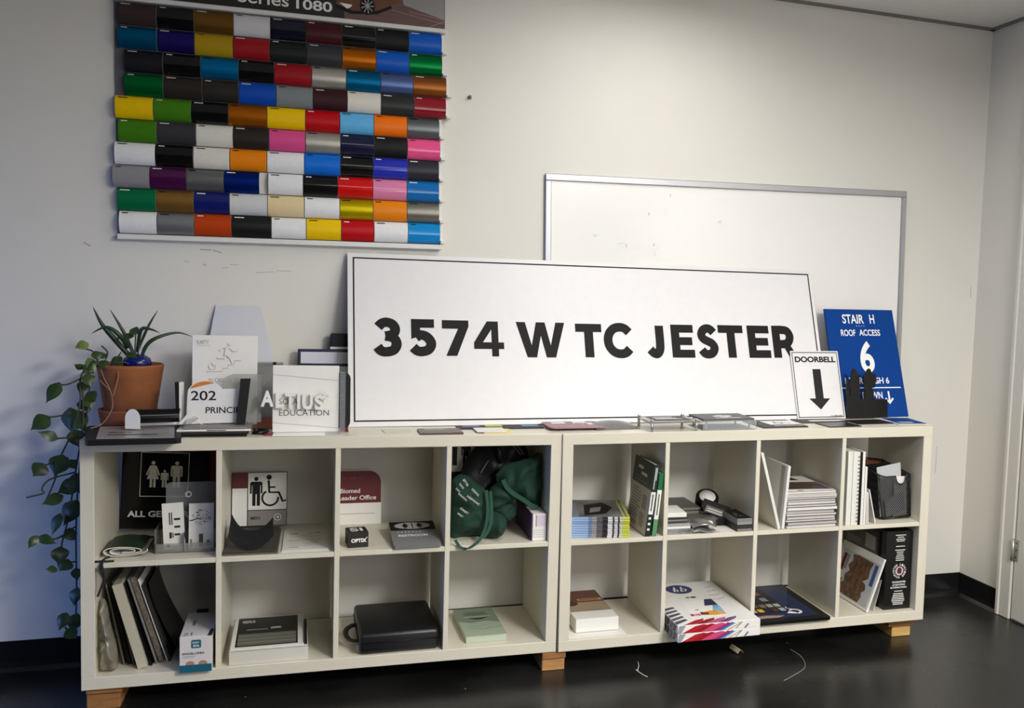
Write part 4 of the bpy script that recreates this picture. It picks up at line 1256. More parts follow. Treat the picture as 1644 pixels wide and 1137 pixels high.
b = MB().box(0, 0.061, 0, 0.012, 0, 0.145, CARD)
card_l(b, up())
tag(b.build('business_cards', None, F0 @ T(0.214, 0.092, MID + 0.006, ry=-0.06, rx=-0.10)), 'stack of white business cards with black print in the left pocket of the card holder', 'cards', 'cards in the clear holder')
b = MB().box(0, 0.072, 0, 0.012, 0, 0.142, CARD)
rnd = random.Random(5)
TWIG, LEAFG = mat('card_twig', (50, 44, 40), 0.6), mat('card_speckle', (128, 124, 104), 0.6)
b.stroke([(0.002, 0.088), (0.012, 0.090), (0.026, 0.095), (0.036, 0.092)], 0.0035, TWIG, up())
for k in range(60):
    a, r = rnd.uniform(0, 2 * PI), 0.024 * math.sqrt(rnd.random())
    b.disk(0.038 + 1.15 * r * math.cos(a), 0.099 + r * math.sin(a), 0.0012 + 0.0016 * rnd.random(), 0.0014, TWIG if k % 3 else LEAFG, up(-0.0008), 6)
b.rect(0.030, 0.004, 0.042, 0.046, mat('card_green', (70, 96, 80), 0.6), up())
b.rect(0.052, 0.008, 0.062, 0.026, LEAFG, up())
b.rect(0.004, 0.006, 0.010, 0.03, LEAFG, up())
tag(b.build('business_cards', None, F0 @ T(0.284, 0.098, MID + 0.006, rx=-0.08)), 'stack of cards printed with a blossoming tree in the right pocket of the card holder', 'cards', 'cards in the clear holder')
# rolled green and white strip
b = MB()
GREENV = mat('forest_green_vinyl', (30, 52, 34), 0.5)


def roll(u, v):
    t = 2.35 * 2 * PI * v
    k = 1 - 0.62 * v
    return (0.066 + 0.066 * k * math.cos(-t + PI * 0.1), 0.15 * u, 0.018 + 0.0155 * k * math.sin(-t + PI * 0.1) * (1.0 - 0.2 * math.cos(t)))


b.grid(roll, 3, 70, CARD, thick=0.0015, m_back=GREENV)
b.tube([roll(0.0, k / 70) for k in range(71)], 0.0011, CARD, 5)
tag(b.build('rolled_banner', None, F0 @ T(0.042, 0.055, MID + 0.0008)), 'flattened roll of green and white vinyl at the front of the top left cell', 'roll')
b = MB()
b.tube(smooth_path([(0, 0, 0.006), (0.018, 0.006, 0.018), (0.04, 0.0, 0.012), (0.06, 0.01, 0.014), (0.085, 0.004, 0.010), (0.105, 0.0, 0.012)]), 0.008, mat('black_strap', (26, 24, 24), 0.7), 8, flat=0.35)
tag(b.build('black_strap', None, F0 @ T(0.072, 0.235, MID + 0.002)), 'crumpled black strap lying behind the green and white roll', 'strap')
b = MB()
for pts in (((0.0, 0.0, 0.0035), (0.018, -0.003, 0.005), (0.028, -0.002, 0.012), (0.042, 0.002, 0.016)), ((0.0, 0.0, 0.004), (0.022, -0.004, 0.004), (0.052, 0.0, 0.003)),
            ((0.024, -0.004, 0.007), (0.017, -0.012, -0.006), (0.019, -0.012, -0.028), (0.026, -0.011, -0.048), (0.018, -0.010, -0.075), (0.009, -0.011, -0.100)),
            ((0.026, -0.004, 0.009), (0.022, -0.013, -0.004), (0.027, -0.013, -0.030), (0.028, -0.011, -0.052), (0.030, -0.010, -0.066))):
    b.tube(smooth_path(pts), 0.0032, MATS['black_strap'], 6)
tag(b.build('black_ribbon', None, F0 @ T(0.038, 0.004, MID + 0.0008)), 'black ribbon tied over the front edge of the shelf board in the first column', 'ribbon')

# cell 2: men's accessible washroom sign
ms = thing('mens_room_sign', 'maroon, white and grey washroom sign with a man and a wheelchair pictogram', 'sign', F0 @ T(0.3905, 0.330, MID + 0.0125, rx=-0.09))
MB().box(0, 0.180, 0, 0.006, 0, 0.185, DARK).build('backing_board', ms)
b = MB()
b.rect(0.002, 0.134, 0.050, 0.183, MAROON, up()).rect(0.002, 0.002, 0.050, 0.131, CARD, up())
b.build('side_band', ms)
b = MB().rect(0.053, 0.056, 0.178, 0.183, CARD, up(-0.0008))
person_sign(b, 0.079, 0.070, 0.100, BLACK, up(-0.0014))
wheelchair(b, 0.131, 0.068, 0.108, BLACK, up(-0.0014))
b.build('pictogram_panel', ms)
b = MB().rect(0.053, 0.002, 0.178, 0.053, mat('warm_grey_band', (138, 134, 128), 0.5), up())
b.text('MEN', 0.062, 0.022, 0.092, 0.033, DARK, up(-0.0012), 0.02)
b.disk(0.150, 0.029, 0.012, 0.012, CARD, up(-0.0010), 24).ring(0.150, 0.029, 0.006, 0.009, DARK, up(-0.0014), 24)
for k in range(6):
    b.stroke([(0.150 + 0.003 * math.cos(k * PI / 3), 0.029 + 0.003 * math.sin(k * PI / 3)), (0.150 + 0.008 * math.cos(k * PI / 3), 0.029 + 0.008 * math.sin(k * PI / 3))], 0.0015, DARK, up(-0.0018))
b.build('grey_band', ms)
for k in range(2):
    b = MB().box(0, 0.162 - 0.004 * k, 0, 0.30, 0, 0.005, mat('dull_board', (62, 56, 50), 0.5) if k else mat('edge_board', (96, 88, 78), 0.5), bevel=0.0006)
    tag(b.build('dark_board', None, F0 @ T(0.391, 0.012 + 0.004 * k, MID + 0.0005 + 0.0056 * k, rz=0.004 * k)), ('upper dark board lying directly under the curved ribbed film', 'lower brown-edged board lying under the dark board with the curved film')[1 - k], 'board')
# curved ribbed film
b = MB()
FILM = mat('ribbed_black_film', (30, 31, 35), 0.32)


def film(u, v):
    s = 2 * u - 1
    zt = 0.044 + 0.030 * abs(s) ** 2.2 + 0.016 * max(0, -s) ** 3
    zb = 0.000 + 0.034 * s * s
    rib = 0.0008 * math.sin(50 * v)
    return (0.068 * s * (1 - 0.08 * v), 0.075 * v + 0.045 * s * s + rib, zb + (zt - zb) * v)


b.grid(film, 28, 36, FILM, thick=0.0012)
tag(b.build('curved_film', None, F0 @ T(0.470, 0.022, MID + 0.0125)), 'black ribbed film curved like a scoop with raised corners, below the mens room sign', 'film')
for k in range(3):
    M_ = T(0, 0, 0.0012)
    b = MB().box(0, 0.148 - 0.004 * k, 0, 0.29 - 0.015 * k, 0, 0.0011, PAPER)
    if k == 2:
        for x0, x1, y0, y1 in ((0.02, 0.046, 0.20, 0.208), (0.080, 0.094, 0.205, 0.210), (0.102, 0.118, 0.205, 0.213), (0.015, 0.12, 0.118, 0.122), (0.06, 0.11, 0.085, 0.089), (0.07, 0.105, 0.065, 0.069), (0.02, 0.05, 0.030, 0.034)):
            b.rect(x0, y0, x1, y1, DARK, M_)
        for z in (0.15, 0.165, 0.18, 0.10, 0.05):
            b.rect(0.02, z, 0.118, z + 0.002, GREY, M_)
    tag(b.build('printed_sheet', None, F0 @ T(0.561 + 0.002 * k, 0.018 + 0.006 * k, MID + 0.0004 + 0.0014 * k, rz=-0.02 + 0.012 * k)),
        ('bottom blank sheet of the papers beside the curved film', 'middle sheet of the papers beside the curved film', 'printed form on top of the papers beside the curved film')[k], 'paper', 'papers beside the curved film')

# cell 3: Biomed sign, black cube box, grey restroom plate
bo = thing('office_sign', 'maroon and white Biomed Leader Office sign with one rounded corner', 'sign', F0 @ T(0.742, 0.345, MID + 0.0005, rx=-0.06))
MB().poly([(0.0, 0.0), (0.148, 0.0), (0.148, 0.148)] + [(0.103 + 0.045 * math.cos(math.radians(t)), 0.148 + 0.045 * math.sin(math.radians(t))) for t in range(10, 91, 10)] + [(0.0, 0.193)], CARD, UP, 0.005).build('sign_board', bo)
b = MB().poly([(0.0, 0.077), (0.147, 0.077), (0.147, 0.148)] + [(0.103 + 0.044 * math.cos(math.radians(t)), 0.148 + 0.044 * math.sin(math.radians(t))) for t in range(10, 91, 10)] + [(0.0, 0.192)], MAROON, up())
b.text('B.140.1J', 0.014, 0.158, 0.080, 0.172, mat('maroon_lettering', (126, 52, 60), 0.5), up(-0.0012), 0.01)
b.text('Biomed', 0.006, 0.113, 0.074, 0.129, CARD, up(-0.0012), 0.015, fit=None)
b.text('Leader Office', 0.000, 0.088, 0.130, 0.104, CARD, up(-0.0012), 0.015)
b.rect(0.0, 0.038, 0.125, 0.0395, GREY, up(-0.0004))
b.build('maroon_band', bo)
ob = thing('cube_box', 'small black cube box with white lettering at the front of the third upper cell', 'box', F0 @ T(0.768, 0.036, MID + 0.0005, rz=0.11))
b = MB().box(0, 0.064, 0, 0.075, 0, 0.050, mat('matte_black_box', (26, 25, 23), 0.5), bevel=0.001)
b.build('carton', ob)
b = MB().text('OPTIX', 0.009, 0.017, 0.058, 0.030, WHITE, up(), 0.05)
b.stroke([(0.048, 0.018), (0.060, 0.034)], 0.002, WHITE, up(-0.0012))
b.text('SI', 0.010, 0.016, 0.050, 0.060, WHITE, T(0, 0, 0.0506, rz=0), 0.02)
b.build('printed_logo', ob)
rp = thing('restroom_plate', 'grey RESTROOM plate with an oval pictogram lying in the third upper cell', 'plate', F0 @ T(0.910, -0.010, MID + 0.003, rz=0.02, rx=0.12))
b = MB().poly(R4(0.152, 0.215, 0.006), mat('plate_grey', (122, 122, 124), 0.4), T(0, 0, 0.010), 0.010)
b.build('plate_body', rp)
b = MB().rect(0.001, 0.135, 0.151, 0.2145, BLACK, T(0, 0, 0.0104))
b.disk(0.076, 0.175, 0.060, 0.031, mat('oval_grey', (178, 176, 174), 0.4), T(0, 0, 0.0108), 32)
PB = T(0, 0, 0.0113)
person_sign(b, 0.052, 0.150, 0.048, BLACK, PB, True)
b.rect(0.0745, 0.150, 0.0775, 0.198, BLACK, PB)
person_sign(b, 0.100, 0.150, 0.048, BLACK, PB, True)
b.build('pictogram_panel', rp)
b = MB().text('RESTROOM', 0.022, 0.078, 0.118, 0.096, WHITE, T(0, 0, 0.0105), 0.03)
for k in range(7):
    b.disk(0.024 + 0.012 * k, 0.118, 0.0028, 0.003, CARD, T(0, 0, 0.0105), 8)
b.build('lettering', rp)
b = MB().box(0, 0.147, 0, 0.13, 0, 0.0075, DARK, bevel=0.001)
tag(b.build('support_plate', None, F0 @ T(0.915, 0.17, MID + 0.0005)), 'dark slab under the back of the grey restroom plate', 'plate')

# cell 4: tote bag, dark bag, pictogram sign, white binder
b = MB()


def pillow(b, outline, y0, front, back, m, folds=(), n=72, rings=14, M=I4, seed=0):
    """soft closed body: outline in XZ, bulging towards the viewer by front and away by back"""
    cx = sum(p[0] for p in outline) / len(outline)
    cz = sum(p[1] for p in outline) / len(outline)
    L = smooth_path([(p[0], 0, p[1]) for p in outline] + [(outline[0][0], 0, outline[0][1])], 8)
    per = [L[int(i * (len(L) - 1) / n)] for i in range(n)]

    def shift(x, z):
        return sum(a * math.sin(kx * x + kz * z + ph + 1.3 * math.sin(0.35 * kz * x - 0.3 * kx * z)) for a, kx, kz, ph in folds)
    vs, fs = [], []
    for side in (1, -1):
        base = len(vs)
        for r in range(rings + 1):
            t = math.sin(PI / 2 * r / rings)
            bul = math.sqrt(max(0.0, 1 - t * t))
            for i in range(n):
                x = cx + (per[i].x - cx) * t
                z = cz + (per[i].z - cz) * t
                if side > 0:
                    y = y0 - front * bul - shift(x, z) * min(1, 2.2 * bul)
                else:
                    y = y0 + back * bul
                vs.append((x, y, z))
        for r in range(rings):
            for i in range(n):
                q = (base + r * n + i, base + r * n + (i + 1) % n, base + (r + 1) * n + (i + 1) % n, base + (r + 1) * n + i)
                fs.append(q if side < 0 else tuple(reversed(q)))
    b.add(vs, fs, m, M, smooth=True)


GREENC = mat('green_canvas', (17, 58, 44), 0.85, rgb2=(12, 46, 35), scale=120, bump=0.1)
NAVYC = mat('navy_nylon', (22, 24, 32), 0.5, noise=0.1, scale=40)
bag = thing('tote_bag', 'crumpled dark green tote bag with white print and long straps in the fourth upper cell', 'bag', F0)
b = MB()
pillow(b, [(1.112, 0.590), (1.135, 0.606), (1.168, 0.600), (1.190, 0.580), (1.222, 0.555), (1.238, 0.52), (1.244, 0.48), (1.245, 0.44), (1.240, 0.40), (1.197, 0.393), (1.15, 0.392), (1.110, 0.394), (1.1075, 0.48)], 0.12, 0.075, 0.06, GREENC,
       ((0.008, 20, 62, 0.4), (0.006, 55, 58, 1.0), (0.004, -70, 100, 2.0), (0.003, 30, 140, 0.5)), n=90, rings=20)
pillow(b, [(1.217, 0.469), (1.255, 0.477), (1.289, 0.462), (1.298, 0.43), (1.285, 0.400), (1.250, 0.391), (1.225, 0.393), (1.214, 0.422)], 0.10, 0.070, 0.07, GREENC, ((0.006, 70, -60, 0.3), (0.004, 130, 40, 1.2)), n=60, rings=14)
b.build('bag_body', bag)
b = MB()
pillow(b, [(1.230, 0.535), (1.245, 0.557), (1.276, 0.574), (1.308, 0.552), (1.328, 0.526), (1.298, 0.503), (1.266, 0.490), (1.232, 0.480)], 0.115, 0.045, 0.06, GREENC, ((0.005, -50, 95, 0.6), (0.003, 60, 130, 0)), n=60, rings=14)
pillow(b, [(1.240, 0.486), (1.300, 0.506), (1.340, 0.494), (1.336, 0.462), (1.315, 0.436), (1.273, 0.440), (1.243, 0.455)], 0.135, 0.040, 0.05, GREENC, ((0.005, 60, 90, 0.3), (0.003, -90, 110, 1)), n=60, rings=14)
b.build('bag_fold', bag)
b = MB()
pillow(b, [(1.262, 0.600), (1.29, 0.632), (1.346, 0.648), (1.394, 0.660), (1.420, 0.672), (1.4255, 0.575), (1.4235, 0.490), (1.399, 0.489), (1.358, 0.500), (1.325, 0.520), (1.296, 0.538), (1.268, 0.566)], 0.13, 0.050, 0.06, GREENC,
       ((0.009, 62, -42, 0.2), (0.005, 95, 50, 1.0), (0.004, 130, -80, 0)), n=90, rings=20)
b.build('bag_flap', bag)
b = MB()
STRAPG = mat('green_strap', (28, 74, 56), 0.8)


def ribbon(pts, w, m, th=0.0018, side=(1, 0, 0.25)):
    q = smooth_path(pts)
    sd = Vector(side).normalized()

    def fn(u, v):
        k = u * (len(q) - 1)
        i = min(int(k), len(q) - 2)
        p = q[i].lerp(q[i + 1], k - i)
        d = (q[i + 1] - q[i]).normalized()
        s_ = (sd - d * sd.dot(d))
        s_ = s_.normalized() if s_.length > 0.05 else Vector((0, -1, 0)).cross(d).normalized()
        return p + s_ * w * (v - 0.5)
    b.grid(fn, 40, 2, m, thick=th)


ribbon([(1.219, 0.060, 0.562), (1.220, 0.034, 0.520), (1.219, 0.026, 0.478), (1.208, 0.018, 0.431), (1.186, 0.004, 0.402), (1.150, -0.012, 0.384), (1.124, -0.012, 0.388), (1.110, 0.010, 0.408)], 0.010, STRAPG)
ribbon([(1.233, 0.062, 0.558), (1.233, 0.036, 0.520), (1.232, 0.024, 0.478), (1.224, 0.016, 0.440), (1.206, 0.010, 0.412)], 0.010, STRAPG)
ribbon([(1.277, 0.070, 0.594), (1.294, 0.066, 0.563), (1.323, 0.064, 0.540), (1.351, 0.066, 0.522), (1.376, 0.066, 0.504), (1.402, 0.072, 0.492)], 0.015, STRAPG, side=(0.6, 0, 1))
b.build('bag_strap', bag)
b = MB()


def bag_word(s, x, z, w, h, an, y):
    b.text(s, 0, 0, w, h, WHITE, T(x, y, z, ry=an) @ UP, 0.0)


for s_, x, z, w, h, an, y in (('BETTER', 1.136, 0.602, 0.028, 0.007, 1.0, 0.048), ('GIVE', 1.124, 0.588, 0.022, 0.006, 0.95, 0.050), ('CITY', 1.113, 0.572, 0.020, 0.006, 0.9, 0.052), ('COUNCIL', 1.164, 0.570, 0.034, 0.007, 0.8, 0.040), ('HOUSTON', 1.120, 0.556, 0.038, 0.006, 0.75, 0.040),
                            ('HISPANIC', 1.148, 0.548, 0.052, 0.007, 0.65, 0.030), ('CONNECT', 1.125, 0.508, 0.034, 0.007, 0.65, 0.030), ('FIRST', 1.118, 0.490, 0.022, 0.006, 0.65, 0.032)):
    bag_word(s_, x, z, w, h, an, y)
b.build('printed_words', bag)
nb2 = thing('dark_backpack', 'dark navy bag with grey piping behind and above the green tote', 'bag', F0)
b = MB()
pillow(b, [(1.15, 0.46), (1.24, 0.41), (1.34, 0.47), (1.412, 0.548), (1.414, 0.62), (1.385, 0.695), (1.32, 0.712), (1.25, 0.700), (1.20, 0.655), (1.165, 0.59)], 0.285, 0.09, 0.045, NAVYC, ((0.006, 40, 50, 0.3), (0.004, 90, -40, 1.0)))
b.build('bag_body', nb2)
b = MB()
for pts in (((1.222, 0.205, 0.592), (1.236, 0.198, 0.620), (1.248, 0.198, 0.640)), ((1.335, 0.205, 0.688), (1.352, 0.205, 0.672), (1.364, 0.208, 0.655)), ((1.350, 0.210, 0.688), (1.368, 0.212, 0.668), (1.376, 0.216, 0.652))):
    b.tube(smooth_path(pts), 0.002, mat('grey_piping', (120, 122, 128), 0.5), 6)
b.build('piping', nb2)
b = MB()
pillow(b, [(1.275, 0.69), (1.290, 0.685), (1.297, 0.66), (1.295, 0.63), (1.284, 0.63), (1.276, 0.66)], 0.196, 0.014, 0.01, NAVYC, n=24, rings=6)
b.build('pull_tab', nb2)
ps = thing('toilet_sign', 'black sign with a white pictogram behind the green tote, top left of the fourth cell', 'sign', F0 @ T(1.096, 0.352, MID + 0.0005))
b = MB().box(0, 0.15, 0, 0.006, 0, 0.325, BLACK)
b.build('sign_board', ps)
b = MB().poly([(0.030, 0.180), (0.085, 0.182), (0.095, 0.20), (0.095, 0.233), (0.130, 0.236), (0.122, 0.295), (0.030, 0.295)], CARD, up())
person_sign(b, 0.094, 0.205, 0.085, BLACK, up(-0.0012))
b.rect(0.045, 0.205, 0.062, 0.295, BLACK, up(-0.0012))
b.build('pictogram', ps)
wbx = thing('binder_box', 'white and violet binder box standing at the right of the fourth upper cell', 'box', F0 @ T(1.371, 0.024, MID + 0.0005))
b = MB().box(0.004, 0.052, 0, 0.27, 0, 0.092, CARD, bevel=0.001)
b.build('carton', wbx)
b = MB().box(0.0, 0.0036, 0, 0.27, 0, 0.092, mat('violet_side', (74, 54, 92), 0.5))
b.build('violet_side', wbx)
b = MB().rect(0.016, 0.050, 0.050, 0.088, mat('lilac_label', (214, 200, 212), 0.5), up())
b.rect(0.015, 0.048, 0.017, 0.09, mat('brown_edge', (110, 92, 80), 0.6), up(-0.0012))
for z in (0.012, 0.02, 0.028, 0.036):
    b.rect(0.006, z, 0.046, z + 0.0008, GREY, up())
b.build('label', wbx)

ORD = ['top', 'second', 'third', 'fourth', 'fifth', 'sixth', 'seventh', 'eighth', 'ninth', 'tenth', 'eleventh', 'twelfth', 'thirteenth', 'fourteenth']
XC = [CT + k * (CC + CD) for k in range(4)]           # left inner edges of the four columns

# ================================================================== right cabinet, upper cells
# cell 5: pile of magazines with banded spines, two books
BANDS = [(0.0, 0.30, (146, 176, 220)), (0.30, 0.36, (110, 130, 170)), (0.36, 0.44, (150, 148, 150)), (0.44, 0.54, (92, 90, 96)), (0.54, 0.63, (30, 28, 34)), (0.63, 0.71, (220, 220, 222)), (0.71, 0.74, (34, 32, 36)),
         (0.74, 0.80, (206, 206, 208)), (0.80, 0.83, (40, 40, 40)), (0.83, 0.88, (200, 204, 190)), (0.88, 1.0, (206, 212, 74))]
BM = [mat('spine_band_%d' % i, c[2], 0.45) for i, c in enumerate(BANDS)]
MW, MD, MN = 0.207, 0.262, 9
z = 0.0
rnd = random.Random(21)
COVERD = mat('cover_dark', (58, 58, 60), 0.3, rgb2=(140, 138, 136), scale=9, stretch=(1, 1, 1))
for k in range(MN - 1, -1, -1):
    th = 0.0080
    b = MB().box(0.002, MW - 0.002, 0.002, MD, 0.0006, th - 0.0006, PAPER)
    b.box(0, MW, 0.0, MD, 0, 0.0006, BM[3]).box(0, MW, 0.0, MD, th - 0.0006, th, COVERD if k == 0 else BM[3])
    for (a0, a1, c), m in zip(BANDS, BM):
        b.box(MW * a0, MW * a1, -0.0005, 0.002, 0.0004, th - 0.0004, m)
    if k == 0:
        b.rect(0.0, 0.003, 0.03, MD * 0.8, mat('cover_blue_grey', (120, 128, 142), 0.35), T(0, 0, th + 0.0004))
        b.poly([(0.05, 0.02), (0.13, 0.05), (0.16, 0.14), (0.13, 0.22), (0.06, 0.18)], BLACK, T(0, 0, th + 0.0004))
        b.poly([(0.07, 0.06), (0.11, 0.08), (0.12, 0.15), (0.08, 0.13)], GREY, T(0, 0, th + 0.0008))
        b.rect(MW - 0.022, 0.0, MW - 0.016, MD, mat('cover_yellow', (186, 190, 96), 0.4), T(0, 0, th + 0.0004))
        b.rect(MW - 0.008, 0.0, MW, MD, MATS['cover_yellow'], T(0, 0, th + 0.0004))
    tag(b.build('magazine', None, F1 @ T(0.044 + rnd.uniform(-0.001, 0.0015), 0.043 + rnd.uniform(-0.002, 0.003), MID + 0.0005 + z, rz=-0.19 + rnd.uniform(-0.012, 0.012))),
        '%s magazine %s the pile with blue to yellow banded spines' % (ORD[k] if k else 'topmost', 'of' if k == 0 else 'from the top of'), 'magazine', 'magazines with banded spines')
    z += th + 0.0003
BOOKG, BOOKC = mat('book_dark_green', (20, 42, 34), 0.35), mat('book_cream', (206, 198, 178), 0.5)
bk = thing('book', 'thick black-green book with a cream lower cover leaning in the right cabinet', 'book', F1 @ T(0.306, 0.006, MID + 0.003, ry=0.12), 'leaning green books')
BH, BT_, BD = 0.255, 0.019, 0.215
b = MB().box(0.0015, BT_ - 0.0015, 0.004, BD - 0.003, 0.003, BH - 0.003, PAPER)
b.build('pages', bk)
b = MB().box(0, BT_, 0, 0.003, 0, BH, BOOKG).box(0, 0.0014, 0.003, BD, 0, BH, BOOKG).box(BT_ - 0.0014, BT_, 0.003, BD, 0, BH, BOOKG)
SIDE = T(-0.0004, 0, 0) @ Matrix.Rotation(-PI / 2, 4, 'Z') @ UP      # left cover, x of the plane runs towards the viewer
b.rect(-BD, 0.0, 0.0, 0.162, BOOKC, SIDE)
SD2 = T(-0.0004, 0, 0) @ SIDE
for k, (xa, xb) in enumerate(((-0.165, -0.11), (-0.125, -0.06))):
    b.lines(xa, 0.216 - 0.020 * k, xb, 0.230 - 0.020 * k, 1, CARD, SIDE, 0.8, 0.0)
b.lines(-0.19, 0.170, -0.05, 0.192, 2, GREY, SIDE, 0.25, 0.3)
b.lines(-0.195, 0.035, -0.085, 0.150, 11, GREY, SD2, 0.4, 0.4)
b.rect(-0.075, 0.085, -0.03, 0.135, mat('book_photo', (168, 156, 136), 0.6), SD2)
b.rect(-0.085, 0.020, -0.04, 0.070, MATS['book_photo'], SD2)
b.rect(-0.17, 0.012, -0.11, 0.03, MATS['book_photo'], SD2)
b.rect(0.001, 0.078, BT_ - 0.001, 0.158, CARD, up())
b.lines(0.006, 0.168, 0.0085, 0.245, 1, CARD, up(), 1.0, 0.0).rect(0.011, 0.20, 0.013, 0.245, CARD, up())
b.rect(0.007, 0.090, 0.011, 0.15, BOOKG, up(-0.0012))
for zz in (0.02, 0.04, 0.06):
    b.rect(0.005, zz, 0.014, zz + 0.008, CARD, up())
b.build('cover', bk)
bk = thing('book', 'green and white book standing at the far right of the leaning pair', 'book', F1 @ T(0.332, 0.004, MID + 0.0025, ry=0.10), 'leaning green books')
b = MB().box(0.0012, 0.0148, 0.004, 0.20, 0.003, 0.222, PAPER)
b.build('pages', bk)
G1, G2 = mat('book_green', (24, 104, 62), 0.35), mat('book_pale_green', (92, 142, 102), 0.4)
b = MB()
for z0, z1, m in ((0.0, 0.060, G2), (0.060, 0.165, CARD), (0.165, 0.225, G1)):
    b.box(0, 0.016, 0, 0.003, z0, z1, m).box(0, 0.0012, 0.003, 0.203, z0, z1, m).box(0.0148, 0.016, 0.003, 0.203, z0, z1, m)
b.rect(0.006, 0.075, 0.010, 0.15, G1, up())
b.build('cover', bk)

# cell 6: odd sample packs
C6 = XC[1]
SMK = mat('smoke_grey', (92, 90, 86), 0.4)
FOIL = mat('foil', (206, 204, 204), 0.25, 0.6, rgb2=(130, 128, 128), scale=18, bump=0.4)


def carton(name, label, x, y, z, w, d, h, m, rz=0.0, rx=0.0, ry=0.0, group=None, top=None, band=None, F=F1, cat='box'):
    b = MB().box(0, w, 0, d, 0, h, m, bevel=min(0.0012, h * 0.2))
    if top:
        b.rect(0.002, 0.002, w - 0.002, d - 0.002, top, T(0, 0, h + 0.0005))
    if band:
        b.rect(0.001, h * band[0], w - 0.001, h * band[1], band[2], up())
    return tag(b.build(name, None, F @ T(x, y, z, rz, rx, ry)), label, cat, group)


carton('sample_case', 'flat grey case lying at the back left of the sixth upper cell', C6 + 0.003, 0.19, MID + 0.0005, 0.20, 0.18, 0.050, mat('case_grey', (116, 112, 102), 0.5), top=SMK, band=(0.75, 0.85, DARK))
carton('silver_pack', 'lowest silver pack at the left front of the sample pile', C6 + 0.004, 0.012, MID + 0.0005, 0.10, 0.12, 0.019, FOIL)
carton('silver_pack', 'silver pack lying on the lowest pack at the left front', C6 + 0.003, 0.016, MID + 0.0205, 0.09, 0.12, 0.016, mat('satin_pack', (170, 168, 166), 0.35, 0.2), rz=-0.02, band=(0.0, 0.5, CARD))
carton('black_pack', 'dark pack between the silver packs and the white card pile', C6 + 0.003, 0.03, MID + 0.0375, 0.085, 0.13, 0.020, mat('pack_black', (48, 46, 44), 0.4), band=(0.35, 0.6, GREY))
carton('card_pile', 'white card pile on top of the dark pack at the left', C6 + 0.003, 0.030, MID + 0.0585, 0.078, 0.12, 0.016, CARD, rz=-0.06)
b = MB()
b.grid(lambda u, v: (0.092 * u, 0.085 * v, 0.022 + 0.008 * math.sin(9 * u + 4 * v) * math.sin(PI * v) + 0.010 * math.sin(PI * u)), 16, 12, FOIL, thick=0.004)
b.grid(lambda u, v: (0.085 * u + 0.002, 0.08 * v, 0.008 + 0.004 * math.sin(7 * u - 3 * v)), 12, 8, FOIL, thick=0.006)
tag(b.build('foil_packet', None, F1 @ T(C6 + 0.098, 0.006, MID + 0.0035)), 'crumpled silver foil packet at the front middle of the sample pile', 'packet')
carton('grey_slab', 'dark grey slab lying behind the foil packet', C6 + 0.105, 0.10, MID + 0.0005, 0.13, 0.085, 0.030, SMK)
tp = thing('tape_reel', 'black reel with a pale disc tipped up at the back of the sample pile', 'reel', F1 @ T(C6 + 0.262, 0.285, MID + 0.034, rx=0.55, ry=-0.12))
MB().lathe([(0.0, 0.0), (0.036, 0.0), (0.044, 0.006), (0.045, 0.045), (0.040, 0.052), (0.034, 0.052), (0.034, 0.048), (0.0, 0.048)], BLACK, 32).build('reel_body', tp)
MB().lathe([(0.0, 0.0485), (0.032, 0.0485), (0.032, 0.0500), (0.0, 0.0502)], CARD, 32).build('disc', tp)
b = MB().box(0, 0.11, 0, 0.07, 0, 0.032, DARK, bevel=0.002)
b.rect(0.004, 0.004, 0.09, 0.028, mat('case_face', (128, 126, 122), 0.5), up())
b.rect(0.012, 0.009, 0.078, 0.012, CARD, up(-0.0012)).rect(0.012, 0.018, 0.07, 0.021, CARD, up(-0.0012))
tag(b.build('tilted_case', None, F1 @ T(C6 + 0.195, 0.150, MID + 0.0445, rz=-0.25, ry=0.33, rx=0.10)), 'dark tilted case with a grey striped face leaning on the sample boxes', 'case')
carton('black_wedge', 'low black box under the tilted case', C6 + 0.225, 0.10, MID + 0.0005, 0.06, 0.10, 0.026, BLACK)
b = MB().lathe([(0.0, 0.0), (0.013, 0.002), (0.016, 0.014), (0.012, 0.024), (0.0, 0.026)], CARD, 16)
tag(b.build('plastic_puck', None, F1 @ T(C6 + 0.192, 0.082, MID + 0.0005)), 'small white rounded puck in front of the tilted case', 'cap')
for k, (z, m, tm, lb) in enumerate(((0.0, DARK, None, 'lower black and grey sample box at the right of the pile'), (0.0245, GREY, BLACK, 'upper sample box with a black speckled lid at the right of the pile'))):
    b = MB().box(0, 0.060, 0, 0.14, 0, 0.023, m, bevel=0.001)
    b.rect(0.001, 0.001, 0.059, 0.010, GREY if k == 0 else mat('box_band', (150, 146, 142), 0.5), up())
    if tm:
        b.rect(0.001, 0.001, 0.059, 0.139, tm, T(0, 0, 0.0235))
        for q in range(7):
            b.disk(0.015 + 0.007 * (q % 4), 0.04 + 0.02 * (q % 3), 0.003, 0.004, GREY, T(0, 0, 0.0239), 8)
    tag(b.build('sample_box', None, F1 @ T(C6 + 0.270, 0.004, MID + 0.0005 + z, rz=0.02)), lb, 'box', 'stacked sample boxes')
flat('paper_sheet', 'white sheet lying at the front beside the stacked sample boxes', 'paper', F1, C6 + 0.205, 0.005, MID + 0.0004, 0.02, R4(0.062, 0.075), 0.0006, PAPER)

